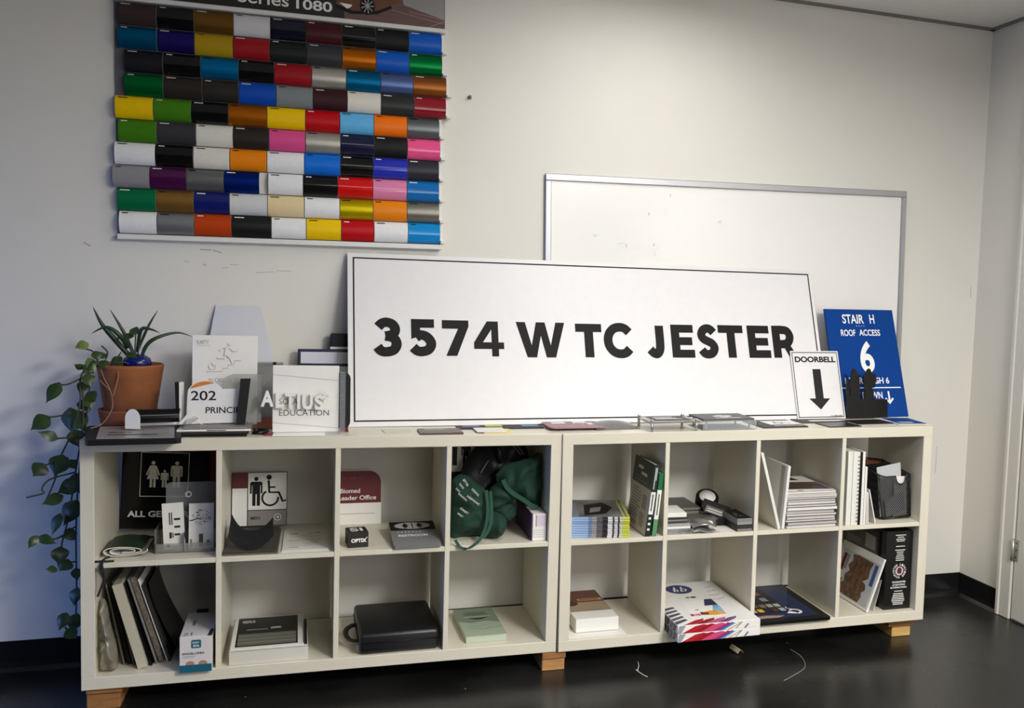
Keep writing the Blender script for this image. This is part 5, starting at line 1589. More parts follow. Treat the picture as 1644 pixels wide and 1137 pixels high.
# cell 7: two white boards, pile of magazines
C7 = XC[2]
BOARD = mat('white_board', (228, 226, 220), 0.5)
b = MB().box(0, 0.011, 0, 0.30, 0, 0.296, BOARD, bevel=0.0006)
tag(b.build('foam_board', None, F1 @ T(C7 + 0.083, 0.004, MID + 0.0008, ry=-0.272)), 'white foam board leaning left against the divider, beside the magazine pile', 'board')
b = MB().box(0, 0.011, 0, 0.30, 0, 0.235, BOARD, bevel=0.0006).box(-0.0006, 0, 0.02, 0.05, 0, 0.23, mat('board_tape', (176, 172, 164), 0.5))
tag(b.build('foam_board', None, F1 @ T(C7 + 0.097, 0.002, MID + 0.0025, ry=0.075)), 'white foam board leaning right against the magazine pile', 'board')
rnd = random.Random(9)
z = 0.0
NM = 13
for k in range(NM - 1, -1, -1):
    th = rnd.choice((0.009, 0.010, 0.012, 0.011))
    w, d = 0.203 + rnd.uniform(-0.006, 0.004), 0.268
    pm = mat('page_edge_%d' % (k % 4), ((214, 210, 204), (196, 192, 186), (226, 223, 217), (184, 180, 176))[k % 4], 0.7)
    cm = mat('mag_cover_%d' % (k % 3), ((120, 112, 108), (206, 204, 200), (70, 66, 66))[k % 3], 0.4)
    b = MB().box(0, w, 0.001, d, 0.001, th - 0.001, pm).box(0, w + 0.001, 0, d, 0, 0.001, cm).box(0, w + 0.001, 0, d, th - 0.001, th, cm)
    if k == 0:
        Mt = T(0, 0, th + 0.0005)
        b.rect(0, 0, w, d, CARD, Mt)
        Mt = T(0, 0, th + 0.0009)
        b.poly([(0.005, 0.045), (w - 0.004, 0.022), (w - 0.004, 0.15), (0.004, 0.17)], mat('cover_brown', (92, 66, 54), 0.3, rgb2=(44, 36, 34), scale=16), Mt)
        b.poly([(w - 0.075, 0.030), (w - 0.004, 0.022), (w - 0.004, 0.07), (w - 0.06, 0.08)], mat('cover_violet', (84, 70, 112), 0.3), T(0, 0, 0.0004) @ Mt)
        b.poly([(0.06, 0.20), (0.15, 0.19), (0.14, 0.24), (0.07, 0.25)], DARK, Mt)
        b.rect(0.05, 0.012, 0.075, 0.02, DARK, Mt)
    lab = 'topmost magazine with a brown photo cover on the white-edged pile' if k == 0 else ('bottom magazine of the white-edged pile beside the leaning boards' if k == NM - 1 else '%s magazine from the top of the white-edged pile' % ORD[k])
    tag(b.build('magazine', None, F1 @ T(C7 + 0.119 + rnd.uniform(-0.001, 0.006), 0.004 + rnd.uniform(0, 0.008), MID + 0.0005 + z, rz=rnd.uniform(-0.006, 0.014))), lab, 'magazine', 'white-edged magazine pile')
    z += th + 0.0004

# cell 8: upright boards, orange board, mesh file holder
C8 = XC[3]
xs_ = C8 + 0.014
spec = (('white_board', 0.0115, 0.283, BOARD, 'first white board from the divider in the top right cell'), ('white_board', 0.011, 0.281, PAPER, 'second white board from the divider in the top right cell'),
        ('white_board', 0.0155, 0.281, BOARD, 'third and thickest white board from the divider in the top right cell'), ('ring_bound_book', 0.015, 0.280, PAPER, 'white ring-bound book between the white boards and the black board'),
        ('black_board', 0.0105, 0.277, BLACK, 'thin black board standing among the white boards in the top right cell'), ('tall_white_board', 0.012, 0.280, CARD, 'white board just right of the black board'), ('short_white_board', 0.010, 0.222, CARD, 'shorter white board at the right end of the upright row'))
for i, (nm, w, h, m, lb) in enumerate(spec):
    b = MB().box(0, w - 0.0008, 0, 0.26, 0, h, m, bevel=0.0006)
    if nm == 'ring_bound_book':
        for q in range(18):
            b.box(0.006, 0.012, -0.003, 0.001, 0.012 + 0.0145 * q, 0.017 + 0.0145 * q, GREY)
    tag(b.build(nm, None, F1 @ T(xs_, 0.006 + 0.002 * (i % 2), MID + 0.0005)), lb, 'board' if 'board' in nm else 'book', 'upright boards' if nm == 'white_board' else None)
    xs_ += w
for i, (dx, h, an, lb) in enumerate(((0.006, 0.125, -0.02, 'left thin white card leaning beside the mesh holder'), (0.013, 0.120, -0.04, 'middle thin white card leaning beside the mesh holder'), (0.045, 0.135, -0.24, 'white card leaning the most, nearest the mesh holder'))):
    b = MB().box(0, 0.004, 0, 0.20, 0, h, CARD)
    tag(b.build('leaning_card', None, F1 @ T(xs_ + dx, 0.012, MID + 0.0015, ry=an)), lb, 'card', 'cards beside the mesh holder')
b = MB().box(0, 0.072, 0, 0.012, 0, 0.196, mat('rust_board', (140, 84, 56), 0.5, rgb2=(108, 62, 44), scale=20, stretch=(1, 1, 5)))
tag(b.build('rust_board', None, F1 @ T(C8 + 0.258, 0.275, MID + 0.0005)), 'rusty orange board standing behind the mesh file holder', 'board')
mh = thing('mesh_file_holder', 'black wire-mesh file holder full of papers in the top right cell', 'file holder', F1 @ T(C8 + 0.198, 0.060, MID + 0.0015, ry=-0.05))
MESH = mesh_screen_mat('black_mesh')
WIRE = mat('black_wire', (20, 20, 21), 0.4)
b = MB()
b.poly([(0.010, 0.002), (0.134, 0.002), (0.134, 0.168), (0.118, 0.168), (0.113, 0.144), (0.093, 0.132), (0.073, 0.144), (0.068, 0.166), (0.026, 0.166), (-0.012, 0.178)], MESH, T(0, 0, 0) @ UP)
b.poly([(0.0, 0.0), (0.20, 0.0), (0.20, 0.215), (0.0, 0.178)], MESH, T(-0.001, 0, 0.0, rz=PI / 2) @ UP)
b.poly([(0.0, 0.0), (0.20, 0.0), (0.20, 0.190), (0.0, 0.168)], MESH, T(0.134, 0, 0, rz=PI / 2) @ UP)
b.rect(0.0, 0.0, 0.134, 0.20, MESH, T(0, 0, 0.002))
b.build('mesh_sides', mh)
b = MB()
for pts in (((0.010, 0, 0.002), (-0.012, 0, 0.178)), ((0.134, 0, 0.002), (0.134, 0, 0.168)), ((0.010, 0, 0.002), (0.134, 0, 0.002)), ((-0.012, 0, 0.178), (0.026, 0, 0.166), (0.068, 0, 0.166), (0.073, 0, 0.144), (0.082, 0, 0.135), (0.093, 0, 0.132), (0.104, 0, 0.135), (0.113, 0, 0.144), (0.118, 0, 0.168), (0.134, 0, 0.168)),
            ((-0.012, 0, 0.178), (-0.008, 0.20, 0.215)), ((0.134, 0, 0.168), (0.134, 0.20, 0.190)), ((-0.008, 0.20, 0.215), (0.134, 0.20, 0.190)), ((0.134, 0.20, 0.190), (0.134, 0.20, 0.002)), ((-0.008, 0.2, 0.215), (0.004, 0.2, 0.002))):
    b.tube(pts, 0.0028, WIRE, 8)
b.build('wire_frame', mh)
for nm, lb, pts, y, z, m in (('loose_paper', 'large pale paper sticking up out of the mesh file holder', [(0.0, 0.0), (0.104, 0.0), (0.092, 0.210), (-0.014, 0.198)], 0.022, 0.004, mat('grey_paper', (196, 198, 200), 0.7)),
                             ('loose_paper', 'small white paper behind the finger notch of the mesh holder', [(0.0, 0.0), (0.062, 0.004), (0.060, 0.157), (0.004, 0.160)], 0.010, 0.003, CARD),
                             ('loose_paper', 'tilted grey card low inside the mesh file holder', [(0.0, 0.0), (0.082, 0.024), (0.074, 0.098), (-0.010, 0.070)], 0.005, 0.005, mat('grey_card', (190, 190, 190), 0.7))):
    b = MB().poly(pts, m, UP, 0.0008)
    tag(b.build(nm, None, mh.matrix_world @ T(0.032 if 'tilted' in lb else (0.064 if 'small' in lb else 0.012), y, z)), lb, 'paper', 'papers in the mesh holder')
b = MB().box(0, 0.118, 0, 0.004, 0, 0.188, BLACK)
tag(b.build('black_folder', None, mh.matrix_world @ T(0.004, 0.12, 0.006)), 'black folder standing at the back inside the mesh file holder', 'folder')

# ================================================================== left cabinet, lower cells
# cell 9: leaning sign panels, plastic bag, envelope box
PX = (('sample_board', 0.100, 0.085, 0.004, 0.262, -0.190, mat('panel_tan', (120, 112, 96), 0.5), 'narrow tan panel, first from the left of the leaning row'),
      ('sample_board', 0.112, 0.085, 0.010, 0.268, -0.205, BLACK, 'black panel, second from the left of the leaning row'),
      ('sample_board', 0.128, 0.078, 0.006, 0.275, -0.215, mat('panel_brown', (66, 60, 54), 0.5), 'dark brown panel just left of the thick cream panel'),
      ('sample_board', 0.148, 0.040, 0.026, 0.276, -0.262, mat('panel_cream', (190, 184, 166), 0.5), 'thick cream panel standing out of the leaning row'),
      ('sample_board', 0.180, 0.060, 0.006, 0.278, -0.275, BLACKGLOSS, 'glossy black panel just right of the thick cream panel'),
      ('sample_board', 0.193, 0.075, 0.005, 0.286, -0.285, GREY, 'grey edged panel right of the glossy black one'),
      ('sample_board', 0.203, 0.080, 0.013, 0.290, -0.295, mat('panel_textured', (74, 66, 60), 0.6, rgb2=(130, 118, 108), scale=90), 'speckled brown panel in the right half of the leaning row'),
      ('sample_board', 0.222, 0.090, 0.004, 0.280, -0.300, CARD, 'thin white edged panel, last but one on the right'),
      ('sample_board', 0.229, 0.085, 0.007, 0.262, -0.300, DARK, 'charcoal panel at the right end of the leaning row'))
for nm, x, y, th, h, an, m, lb in PX:
    b = MB().box(0, th, 0, 0.22, 0, h, m, bevel=0.0006)
    tag(b.build(nm, None, F0 @ T(x, y, LOW + 0.0005, ry=an)), lb, 'panel', 'panels leaning in the lower left cell')
b = MB()
b.grid(lambda u, v: (0.1585 + 0.104 * (1 - v) ** 1.45, 0.10 + 0.20 * u, 0.004 + 0.250 * v), 6, 20, mat('smoke_film', (34, 31, 29), 0.3), thick=0.0016)
tag(b.build('curved_sheet', None, F0 @ T(0.012, 0.0, LOW)), 'dark curved sheet leaning behind the right end of the panels', 'sheet')
b = MB()
pillow(b, [(0.044, 0.043), (0.085, 0.041), (0.092, 0.075), (0.085, 0.13), (0.070, 0.19), (0.060, 0.255), (0.046, 0.262), (0.042, 0.20), (0.042, 0.12)], 0.047, 0.036, 0.034, clear_mat('plastic_film', (206, 200, 180), 0.28, 0.15), ((0.007, 120, 70, 0), (0.005, -90, 150, 1), (0.003, 260, 110, 2)), n=48, rings=12)
tag(b.build('plastic_bag', None, F0), 'crumpled clear plastic bag squeezed at the left of the leaning panels', 'bag')
eb = thing('envelope_box', 'white box with a teal band and badge standing in the lower left cell', 'box', F0 @ T(0.273, -0.020, LOW + 0.0005, rz=0.01))
b = MB().box(0, 0.092, 0, 0.23, 0, 0.112, mat('box_white', (214, 210, 208), 0.5), bevel=0.001)
b.build('carton', eb)
TEAL = mat('teal', (14, 92, 116), 0.5)
b = MB().rect(0.0005, 0.0005, 0.0915, 0.024, TEAL, up())
b.disk(0.030, 0.026, 0.013, 0.010, mat('skin_print', (176, 128, 104), 0.5), up(-0.0003), 20).disk(0.066, 0.026, 0.013, 0.010, MATS['skin_print'], up(-0.0003), 20)
b.rect(0.0005, 0.0005, 0.0915, 0.024, TEAL, up(-0.0010))
b.poly(R4(0.028, 0.026, 0.004), TEAL, T(0.033, -0.0006, 0.076) @ UP)
b.text('EASY', 0.037, 0.091, 0.056, 0.0965, CARD, up(-0.0012), 0.02)
b.text('SEAL', 0.038, 0.080, 0.057, 0.0875, CARD, up(-0.0012), 0.02)
b.text('ENVELOPES', 0.008, 0.056, 0.070, 0.063, BLACK, up(), 0.02)
b.rect(0.008, 0.050, 0.045, 0.0515, GREY, up()).rect(0.008, 0.046, 0.04, 0.047, GREY, up())
MT = T(0, 0, 0.1126)
b.lines(0.01, 0.01, 0.022, 0.04, 5, GREY, MT, 0.4, 0.1)
b.rect(0.030, 0.012, 0.033, 0.04, DARK, MT).rect(0.025, 0.10, 0.034, 0.15, GREY, MT)
b.poly([(0.078, 0.0), (0.092, 0.0), (0.092, 0.06), (0.083, 0.06)], DARK, MT)
b.build('printing', eb)
b = MB().box(0.02, 0.055, 0.200, 0.205, 0.0, 0.012, BLACK, bevel=0.001)
tag(b.build('black_clip', None, F0 @ T(0.277, 0.0, LOW + 0.1132)), 'small black clip on top of the white envelope box', 'clip')

# cell 10: white box with a window
wb_ = thing('window_box', 'white carton with a black framed window lid in the second lower cell', 'box', F0 @ T(0.411, 0.008, LOW + 0.0005, rz=0.022))
b = MB().box(0, 0.236, 0, 0.30, 0, 0.046, mat('carton_white', (214, 210, 198), 0.5), bevel=0.0012)
b.rect(0.0, 0.044, 0.236, 0.0452, DARK, up())
b.build('carton', wb_)
b = MB().box(0.003, 0.224, 0.004, 0.297, 0.0465, 0.049, CARD, bevel=0.0008)
MT = T(0, 0, 0.0494)
b.rect(0.016, 0.022, 0.205, 0.290, BLACKGLOSS, MT)
MT = T(0, 0, 0.0498)
b.rect(0.022, 0.030, 0.200, 0.135, mat('film_window', (106, 106, 96), 0.15), MT)
for k in range(3):
    b.rect(0.022, 0.05 + 0.03 * k, 0.200, 0.058 + 0.03 * k, mat('film_streak', (134, 134, 122), 0.2), T(0, 0, 0.0004) @ MT)
b.text('WIDTH M', 0.028, 0.238, 0.068, 0.262, CARD, MT, 0.03)
b.lines(0.045, 0.165, 0.11, 0.180, 1, GREY, MT, 0.7, 0.0)
b.lines(0.120, 0.172, 0.155, 0.19, 2, CARD, MT, 0.5, 0.2)
b.build('window_lid', wb_)
b = MB().box(0.2265, 0.2335, 0.01, 0.22, 0.0465, 0.058, BLACK, bevel=0.001)
b.build('black_flap', wb_)

# cell 11: black camera bag
cb = thing('camera_bag', 'black padded bag with a side handle in the third lower cell', 'bag', F0 @ T(0.806, 0.006, LOW + 0.0008, rz=0.025))
LEATH = mat('black_leather', (22, 22, 24), 0.38, noise=0.1, scale=60, bump=0.05)
b = MB().box(0.0, 0.258, 0.0, 0.31, 0, 0.070, LEATH, bevel=0.013, seg=3)
b.build('bag_body', cb)
b = MB()
for z in (0.040,):
    b.tube([(0.006, -0.001, z), (0.13, -0.0015, z), (0.252, -0.001, z)], 0.002, BLACK, 6)
    b.tube([(-0.001, 0.02, z), (-0.001, 0.29, z)], 0.002, BLACK, 6)
b.build('zip_seam', cb)
b = MB()
b.tube(smooth_path([(0.002, 0.055, 0.030), (-0.022, 0.065, 0.030), (-0.036, 0.095, 0.036), (-0.034, 0.135, 0.042), (-0.014, 0.165, 0.044), (0.002, 0.170, 0.044)]), 0.009, LEATH, 10, flat=0.55)
b.build('handle', cb)
b = MB().poly(R4(0.010, 0.020, 0.004), SILVER, T(-0.010, 0.012, 0.012, rz=-0.3) @ UP, 0.002)
b.build('zip_pull', cb)
# cell 12: pale green book
gb = thing('pale_green_book', 'pale green paperback lying in the fourth lower cell', 'book', F0 @ T(1.158, 0.040, LOW + 0.0005, rz=0.025))
PG = mat('pale_green_cover', (166, 182, 160), 0.5)
b = MB().box(0.001, 0.140, 0.001, 0.278, 0.001, 0.0225, mat('pale_green_pages', (188, 198, 178), 0.7)).box(0, 0.142, 0, 0.28, 0, 0.001, PG).box(0, 0.142, 0, 0.28, 0.0225, 0.0235, PG)
b.build('book_block', gb)
b = MB()
MT = T(0, 0, 0.0239)
b.poly([(0.0, 0.28), (0.0, 0.150), (0.04, 0.128), (0.10, 0.140), (0.142, 0.12), (0.142, 0.28)], mat('cover_dusky_green', (128, 142, 122), 0.5), MT)
b.poly([(0.035, 0.176), (0.06, 0.160), (0.085, 0.160), (0.115, 0.182), (0.08, 0.172)], BLACK, T(0, 0, 0.0003) @ MT)
b.lines(0.03, 0.20, 0.12, 0.235, 3, DARK, T(0, 0, 0.0003) @ MT, 0.35, 0.2)
b.rect(0.025, 0.186, 0.12, 0.190, mat('cover_mint', (204, 214, 198), 0.5), T(0, 0, 0.0003) @ MT)
for pts in ([(0.02, 0.09), (0.05, 0.066), (0.08, 0.062), (0.105, 0.086)], [(0.03, 0.096), (0.06, 0.09), (0.09, 0.10)], [(0.09, 0.066), (0.12, 0.07), (0.14, 0.09)], [(0.095, 0.105), (0.11, 0.11)]):
    b.stroke(pts, 0.003, MATS['cover_dusky_green'], MT)
b.build('cover_print', gb)

# ================================================================== right cabinet, lower cells
# cell 13: white carton with a brown printed lid
wc = thing('printed_carton', 'white carton with a brown picture on its lid in the fifth lower cell', 'box', F1 @ T(0.076, 0.056, LOW + 0.004, rz=0.006))
b = MB().box(0, 0.158, 0, 0.31, 0, 0.048, mat('carton_bright', (232, 230, 226), 0.45), bevel=0.001)
b.build('carton', wc)
MT = T(0, 0, 0.0485)
b = MB().rect(0.002, 0.082, 0.156, 0.175, mat('lid_beige', (164, 144, 118), 0.5), MT)
b.rect(0.002, 0.175, 0.156, 0.306, mat('lid_brown', (104, 58, 40), 0.4), MT)
b.rect(0.002, 0.079, 0.156, 0.081, DARK, MT)
MT2 = T(0, 0, 0.0004) @ MT
b.disk(0.020, 0.165, 0.03, 0.026, mat('lid_dark_brown', (66, 36, 28), 0.4), MT2, 20)
b.rect(0.058, 0.190, 0.150, 0.212, mat('lid_tan', (206, 160, 116), 0.5), MT2)
b.lines(0.064, 0.195, 0.145, 0.207, 1, MATS['lid_dark_brown'], T(0, 0, 0.0004) @ MT2, 0.7, 0.1)
b.lines(0.07, 0.083, 0.13, 0.092, 1, GREY, MT2, 0.5, 0.1)
b.lines(0.01, 0.008, 0.02, 0.035, 3, GREY, T(-0.0005, 0.09, 0.005, rz=-PI / 2) @ UP, 0.4, 0.1)
b.build('lid_print', wc)
flat('paper_sheet', 'white sheet sticking out under the brown-lidded carton', 'paper', F1, 0.042, 0.012, LOW + 0.0005, 0.01, R4(0.21, 0.09), 0.0014, CARD)

# cell 14: two flat paper cartons with coloured blades
def blade_art(b, w, h, y=-0.0006):
    N = T(0, y, 0) @ UP
    cols = [((180, 18, 36), 0.016, 0.10), ((150, 10, 30), 0.052, 0.09), ((206, 70, 110), 0.085, 0.10), ((142, 44, 120), 0.13, 0.055), ((60, 52, 118), 0.155, 0.03), ((92, 160, 200), 0.16, 0.025), ((196, 164, 128), 0.185, 0.02)]
    for c, x0, ln in cols:
        m = mat('blade_%d_%d' % (c[0], c[1]), c, 0.35)
        b.poly([(x0, 0.0006), (x0 + ln * 0.55, 0.0006), (x0 + ln * 0.55 + 0.045, h * 0.8), (x0 + ln * 0.5 + 0.03, h - 0.0006), (x0 + 0.05, h * 0.8)], m, N)
        N = T(0, -0.0002, 0) @ N
    b.stroke([(0.22, 0.004), (0.245, h - 0.003)], 0.003, mat('blade_grey', (120, 120, 122), 0.4), N)
    b.stroke([(0.255, 0.003), (0.268, h * 0.6)], 0.006, MATS['blade_grey'], N)
    b.poly([(0.0, 0.0), (0.012, 0.0), (0.03, h), (0.006, h)], mat('blade_silver', (150, 152, 164), 0.35), N)


for k, lb in enumerate(('lower white paper carton with red blade graphics jutting out of the sixth lower cell', 'upper white paper carton with a round blue logo on its lid')):
    pc = thing('paper_carton', lb, 'box', F1 @ T(0.3995, -0.105 + 0.002 * k, LOW + 0.0008 + 0.0296 * k, rz=0.008 - 0.004 * k), 'white paper cartons')
    w, d, h = 0.315, 0.455, 0.029
    MB().box(0, w, 0, d, 0, h, mat('carton_bright', (232, 230, 226), 0.45), bevel=0.001).build('carton', pc)
    b = MB()
    blade_art(b, w, h)
    for q in range(5):
        M_ = T(-0.0006, 0.02 + 0.032 * q, 0, rz=-PI / 2) @ UP
        b.poly([(-0.028, 0.0006), (-0.004, 0.0006), (0.008, h * 0.7), (0.004, h - 0.0006), (-0.016, h - 0.0006)], mat(('blade_slate', 'blade_mauve')[q % 2], ((70, 74, 92), (96, 84, 104))[q % 2], 0.35), M_)
    if k == 1:
        MT = T(0, 0, h + 0.0005)
        LB = mat('logo_blue', (38, 52, 104), 0.4)
        MT2 = T(0, 0, 0.0004) @ MT
        b.disk(0.146, 0.375, 0.052, 0.052, LB, MT, 40)
        MT2 = T(0.028, 0.030, 0.0004) @ MT
        for xa, an in ((0.100, 0.0), (0.128, 0.0)):
            b.stroke([(xa - 0.008, 0.318), (xa + 0.008, 0.372)], 0.007, CARD, MT2)
        b.stroke([(0.090, 0.340), (0.104, 0.346), (0.110, 0.340), (0.104, 0.318)], 0.006, CARD, MT2)
        b.stroke([(0.126, 0.345), (0.142, 0.348), (0.146, 0.338), (0.138, 0.322), (0.124, 0.322)], 0.006, CARD, MT2)
        MT = T(0.022, 0, 0) @ MT
        MT2 = T(0, 0, 0.0004) @ MT
        b.rect(0.135, 0.268, 0.155, 0.284, DARK, MT).rect(0.115, 0.268, 0.130, 0.284, GREY, MT)
        # picture panel
        b.poly([(0.055, 0.060), (0.195, 0.060), (0.205, 0.240), (0.085, 0.240)], WHITE, MT)
        b.poly([(0.150, 0.175), (0.203, 0.175), (0.205, 0.243), (0.175, 0.243)], mat('photo_navy', (40, 46, 84), 0.4), MT2)
        b.poly([(0.160, 0.120), (0.199, 0.105), (0.203, 0.175), (0.182, 0.175)], mat('photo_sky', (88, 170, 208), 0.4), MT2)
        b.poly([(0.110, 0.085), (0.150, 0.075), (0.197, 0.078), (0.199, 0.110), (0.150, 0.120), (0.120, 0.112)], mat('photo_amber', (222, 156, 30), 0.4), MT2)
        b.poly([(0.100, 0.085), (0.128, 0.080), (0.138, 0.102), (0.108, 0.115)], mat('photo_rust', (120, 60, 34), 0.4), T(0, 0, 0.0003) @ MT2)
        for xx in (0.175, 0.186, 0.196):
            b.stroke([(xx, 0.072), (xx - 0.004, 0.150)], 0.0025, CARD, T(0, 0, 0.0006) @ MT2)
        b.rect(0.062, 0.080, 0.075, 0.100, mat('tab_crimson', (166, 28, 52), 0.4), MT2).rect(0.092, 0.080, 0.098, 0.100, MATS['tab_crimson'], MT2).rect(0.078, 0.080, 0.090, 0.100, mat('tab_rose', (214, 130, 146), 0.4), MT2)
        b.rect(0.098, 0.135, 0.112, 0.141, MATS['tab_crimson'], MT2)
        # blades running up over the lid
        MT = T(0, 0, h + 0.0005)
        for q, c in enumerate(((170, 20, 40), (146, 14, 34), (190, 92, 130), (110, 60, 120))):
            x0 = 0.022 + 0.042 * q
            b.poly([(x0, 0.001), (x0 + 0.040, 0.001), (x0 + 0.085, 0.030), (x0 + 0.095, 0.050), (x0 + 0.060, 0.040)], mat('lid_blade_%d' % q, c, 0.35), MT)
        for q in range(5):
            b.poly([(0.001, 0.012 + 0.034 * q), (0.001, 0.036 + 0.034 * q), (0.050, 0.060 + 0.032 * q), (0.055, 0.046 + 0.032 * q)], mat(('blade_slate', 'blade_mauve')[q % 2], (70, 74, 92), 0.35), MT)
        for q in range(4):
            b.stroke([(0.225 + 0.01 * q, 0.24 + 0.045 * q), (0.255 + 0.01 * q, 0.235 + 0.05 * q), (0.285, 0.25 + 0.045 * q)], 0.006, mat('twig_tan', (186, 176, 160), 0.5), MT)
        b.stroke([(0.17, 0.004), (0.235, 0.04)], 0.004, MATS['twig_tan'], MT)
    b.build('printed_art', pc)

# cell 15: black swatch tablet
tb = thing('colour_palette_screen', 'flat black tablet with colour squares and a blue picture in the seventh lower cell', 'tablet', F1 @ T(0.752, -0.018, LOW + 0.0006, rz=0.0))
b = MB().poly(R4(0.296, 0.400, 0.008), BLACKGLOSS, T(0, 0, 0.011), 0.011)
b.build('tablet_body', tb)
b = MB()
MT = T(0, 0, 0.0114)
b.rect(0.016, 0.030, 0.262, 0.375, mat('screen_navy', (26, 46, 96), 0.2, rgb2=(18, 26, 52), scale=6), MT)
MT1, MT2 = T(0, 0, 0.0118), T(0, 0, 0.0122)
b.rect(0.016, 0.085, 0.170, 0.375, mat('screen_black', (14, 14, 20), 0.2), MT1)
pal = [(150, 148, 158), (96, 70, 70), (128, 120, 92), (176, 172, 170), (188, 192, 176), (206, 168, 154), (230, 190, 40), (30, 28, 40), (90, 46, 54), (170, 184, 196)]
for r_ in range(2):
    for c_ in range(5):
        b.rect(0.020 + 0.030 * c_, 0.100 + 0.048 * (1 - r_), 0.043 + 0.030 * c_, 0.134 + 0.048 * (1 - r_), mat('palette_%d' % (r_ * 5 + c_), pal[r_ * 5 + c_], 0.4), MT2)
for (x, y, c) in ((0.115, 0.215, (150, 140, 150)), (0.115, 0.285, (130, 92, 78)), (0.055, 0.280, (150, 158, 172))):
    b.rect(x, y, x + 0.028, y + 0.040, mat('palette_x%d' % c[0], c, 0.4), MT2)
b.poly([(0.020, 0.035), (0.10, 0.035), (0.13, 0.052), (0.06, 0.064), (0.022, 0.06)], mat('palette_hand', (166, 138, 120), 0.4), MT2)
b.ring(0.190, 0.085, 0.016, 0.027, CARD, MT2, 24, -1.6, 2.4).poly([(0.150, 0.072), (0.185, 0.060), (0.190, 0.074), (0.168, 0.094)], CARD, MT2)
b.stroke([(0.190, 0.112), (0.172, 0.126), (0.176, 0.140)], 0.005, CARD, MT2)
b.build('screen', tb)

# cell 16: picture boards, black carton
X8 = C8
bc = thing('black_carton', 'tall black carton with white print and a round seal in the bottom right cell', 'box', F1 @ T(X8 + 0.214, 0.033, LOW + 0.0005))
b = MB().box(0, 0.118, 0, 0.26, 0, 0.310, mat('carton_black', (17, 16, 17), 0.3), bevel=0.001)
b.build('carton', bc)
b = MB()
cx = 0.063
for z, w in ((0.292, 0.058), (0.284, 0.034), (0.276, 0.052), (0.269, 0.044), (0.248, 0.050), (0.233, 0.056), (0.225, 0.038), (0.217, 0.034), (0.209, 0.042), (0.201, 0.048), (0.193, 0.046), (0.060, 0.056), (0.053, 0.060), (0.046, 0.064), (0.039, 0.070), (0.032, 0.072), (0.025, 0.060), (0.018, 0.056)):
    b.lines(cx - w * 0.4, z, cx + w * 0.4, z + 0.0042, 1, CARD, up(), 0.75, 0.0)
b.text('GUARANTEE', cx - 0.030, 0.105, cx + 0.030, 0.112, CARD, up(), 0.03)
b.text('of LIGHTING', cx - 0.028, 0.094, cx + 0.028, 0.101, CARD, up(), 0.03)
b.text('SATISFACTION', cx - 0.036, 0.083, cx + 0.036, 0.090, CARD, up(), 0.03)
b.lines(cx - 0.018, 0.070, cx + 0.018, 0.074, 1, CARD, up(), 0.75, 0.0)
for ch_i, ch_ in enumerate('LIFETIME GUARANTEE '):
    a = PI / 2 - 2 * PI * (ch_i + 0.5) / 19
    if ch_ != ' ':
        b.text(ch_, -0.003, -0.004, 0.003, 0.004, CARD, T(cx + 0.026 * math.cos(a), -0.0006, 0.152 + 0.026 * math.sin(a), ry=PI / 2 - a) @ UP, 0.03)
b.disk(cx, 0.152, 0.018, 0.018, mat('seal_pink', (206, 176, 182), 0.5), up(), 28)
b.poly([(cx - 0.008, 0.142), (cx + 0.008, 0.142), (cx + 0.010, 0.158), (cx + 0.004, 0.166), (cx - 0.006, 0.164), (cx - 0.010, 0.154)], mat('seal_dark', (70, 40, 48), 0.5), up(-0.0012))
b.build('printing', bc)
pb = thing('picture_board', 'white board with a brown photograph leaning on the black carton', 'board', F1 @ T(X8 + 0.130, 0.020, LOW + 0.0034, ry=0.335))
PBH, PBD = 0.215, 0.30
MB().box(0, 0.008, 0, PBD, 0, PBH, BOARD).build('foam_board', pb)
SIDE = T(-0.0006, 0, 0) @ Matrix.Rotation(-PI / 2, 4, 'Z') @ UP
b = MB()
b.rect(-0.275, 0.012, -0.012, 0.188, mat('photo_pale', (186, 190, 196), 0.4), SIDE)
S2 = T(-0.0004, 0, 0) @ SIDE
BRW = mat('photo_brown', (66, 44, 30), 0.4, rgb2=(124, 92, 66), scale=45)
b.poly([(-0.240, 0.018), (-0.150, 0.014), (-0.075, 0.014), (-0.062, 0.040), (-0.072, 0.055), (-0.052, 0.070), (-0.060, 0.090), (-0.085, 0.098), (-0.055, 0.118), (-0.062, 0.150), (-0.052, 0.182), (-0.160, 0.184), (-0.200, 0.178), (-0.190, 0.155), (-0.212, 0.130), (-0.190, 0.112), (-0.215, 0.090), (-0.205, 0.062), (-0.232, 0.050)], BRW, S2)
b.rect(-0.040, 0.095, -0.018, 0.180, mat('photo_blue', (58, 84, 142), 0.4), S2)
b.rect(-0.262, 0.10, -0.240, 0.17, MAROON, S2).rect(-0.238, 0.03, -0.222, 0.07, mat('photo_reddish', (130, 80, 72), 0.4), S2)
b.rect(-0.236, 0.11, -0.220, 0.17, GREY, S2)
b.build('photograph', pb)
fb = thing('framed_photo', 'dark framed grey photograph standing behind the white picture board', 'picture', F1 @ T(X8 + 0.2094, 0.075, LOW + 0.0008))
MB().box(0, 0.004, 0, 0.27, 0, 0.300, BLACKGLOSS).build('board', fb)
b = MB()
SIDE = T(-0.0006, 0, 0) @ Matrix.Rotation(-PI / 2, 4, 'Z') @ UP
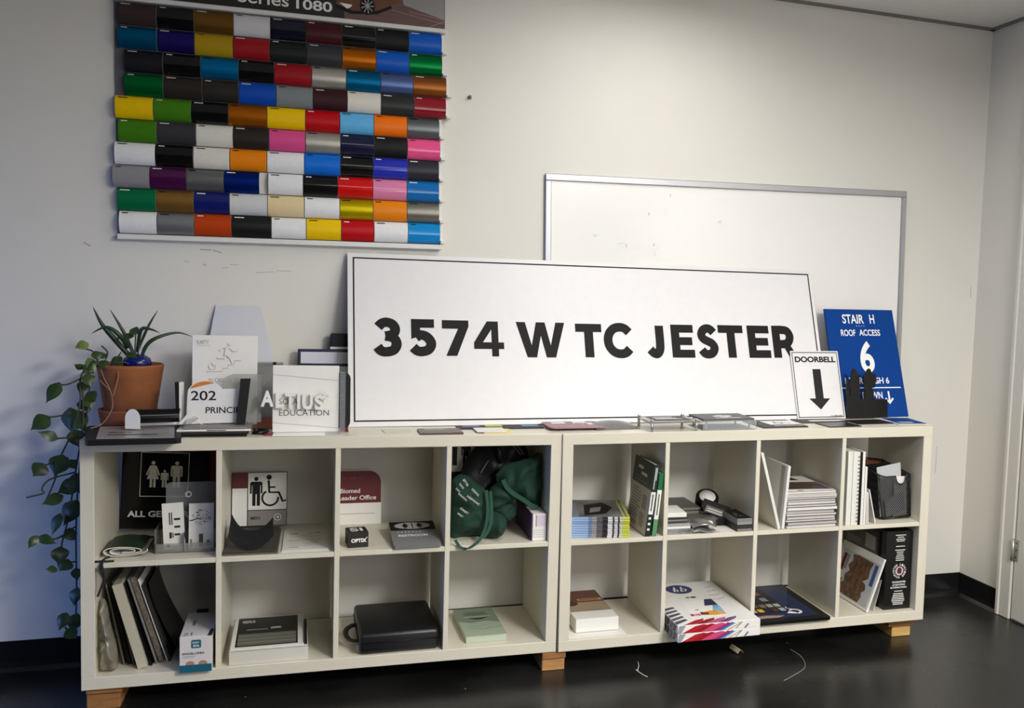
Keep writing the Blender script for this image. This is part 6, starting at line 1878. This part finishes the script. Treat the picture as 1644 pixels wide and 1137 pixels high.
b.rect(-0.26, 0.03, -0.012, 0.276, mat('photo_charcoal', (44, 42, 42), 0.3, rgb2=(78, 74, 72), scale=14), SIDE)
b.poly([(-0.10, 0.215), (-0.025, 0.215), (-0.025, 0.27), (-0.095, 0.275)], mat('photo_pale_grey', (150, 148, 144), 0.4), T(-0.0004, 0, 0) @ SIDE)
b.rect(-0.24, 0.19, -0.13, 0.24, mat('photo_mid_grey', (98, 94, 92), 0.4), T(-0.0004, 0, 0) @ SIDE)
b.build('photograph', fb)
b = MB()
b.grid(lambda u, v: (0.03 * u + 0.012 * v, 0.03 + 0.1 * v, 0.002 + 0.10 * u * (1 - 0.3 * v) + 0.02 * u * u), 10, 8, CARD, thick=0.001)
tag(b.build('rolled_sticker', None, F1 @ T(X8 + 0.168, 0.0, LOW + 0.001)), 'curved white paper slip between the picture board and the black carton', 'paper')

# ================================================================== bits on the floor
b = MB()
b.grid(lambda u, v: (0.026 * u, 0.05 * v, 0.003 + 0.012 * math.sin(PI * u) + 0.006 * v), 6, 6, mat('scrap_tan', (196, 180, 150), 0.7), thick=0.0008)
tag(b.build('paper_scrap', None, T(2.158, 0.005, 0.001, rz=0.3)), 'small crumpled pale scrap on the floor in front of the right cabinet', 'scrap')
b = MB()
b.tube(smooth_path([(0, 0, 0.003), (0.004, -0.02, 0.002), (0.012, -0.05, 0.002), (0.02, -0.065, 0.002)]), 0.0028, MATS['scrap_tan'], 6, flat=0.5)
b.tube(smooth_path([(0.002, -0.01, 0.004), (0.02, 0.03, 0.003), (0.03, 0.07, 0.002)]), 0.0012, CARD, 5)
tag(b.build('torn_strip', None, T(1.743, -0.05, 0.0)), 'thin torn strip on the floor left of the pale scrap', 'scrap')
b = MB()
b.tube(smooth_path([(0.16, 0.26, 0.002), (0.165, 0.18, 0.002), (0.13, 0.09, 0.002), (0.05, 0.03, 0.002), (0, 0, 0.002)]), 0.0011, mat('thread', (150, 148, 140), 0.7), 5)
tag(b.build('loose_thread', None, T(2.215, -0.25, 0.0)), 'long loose thread lying on the dark floor to the right', 'thread')
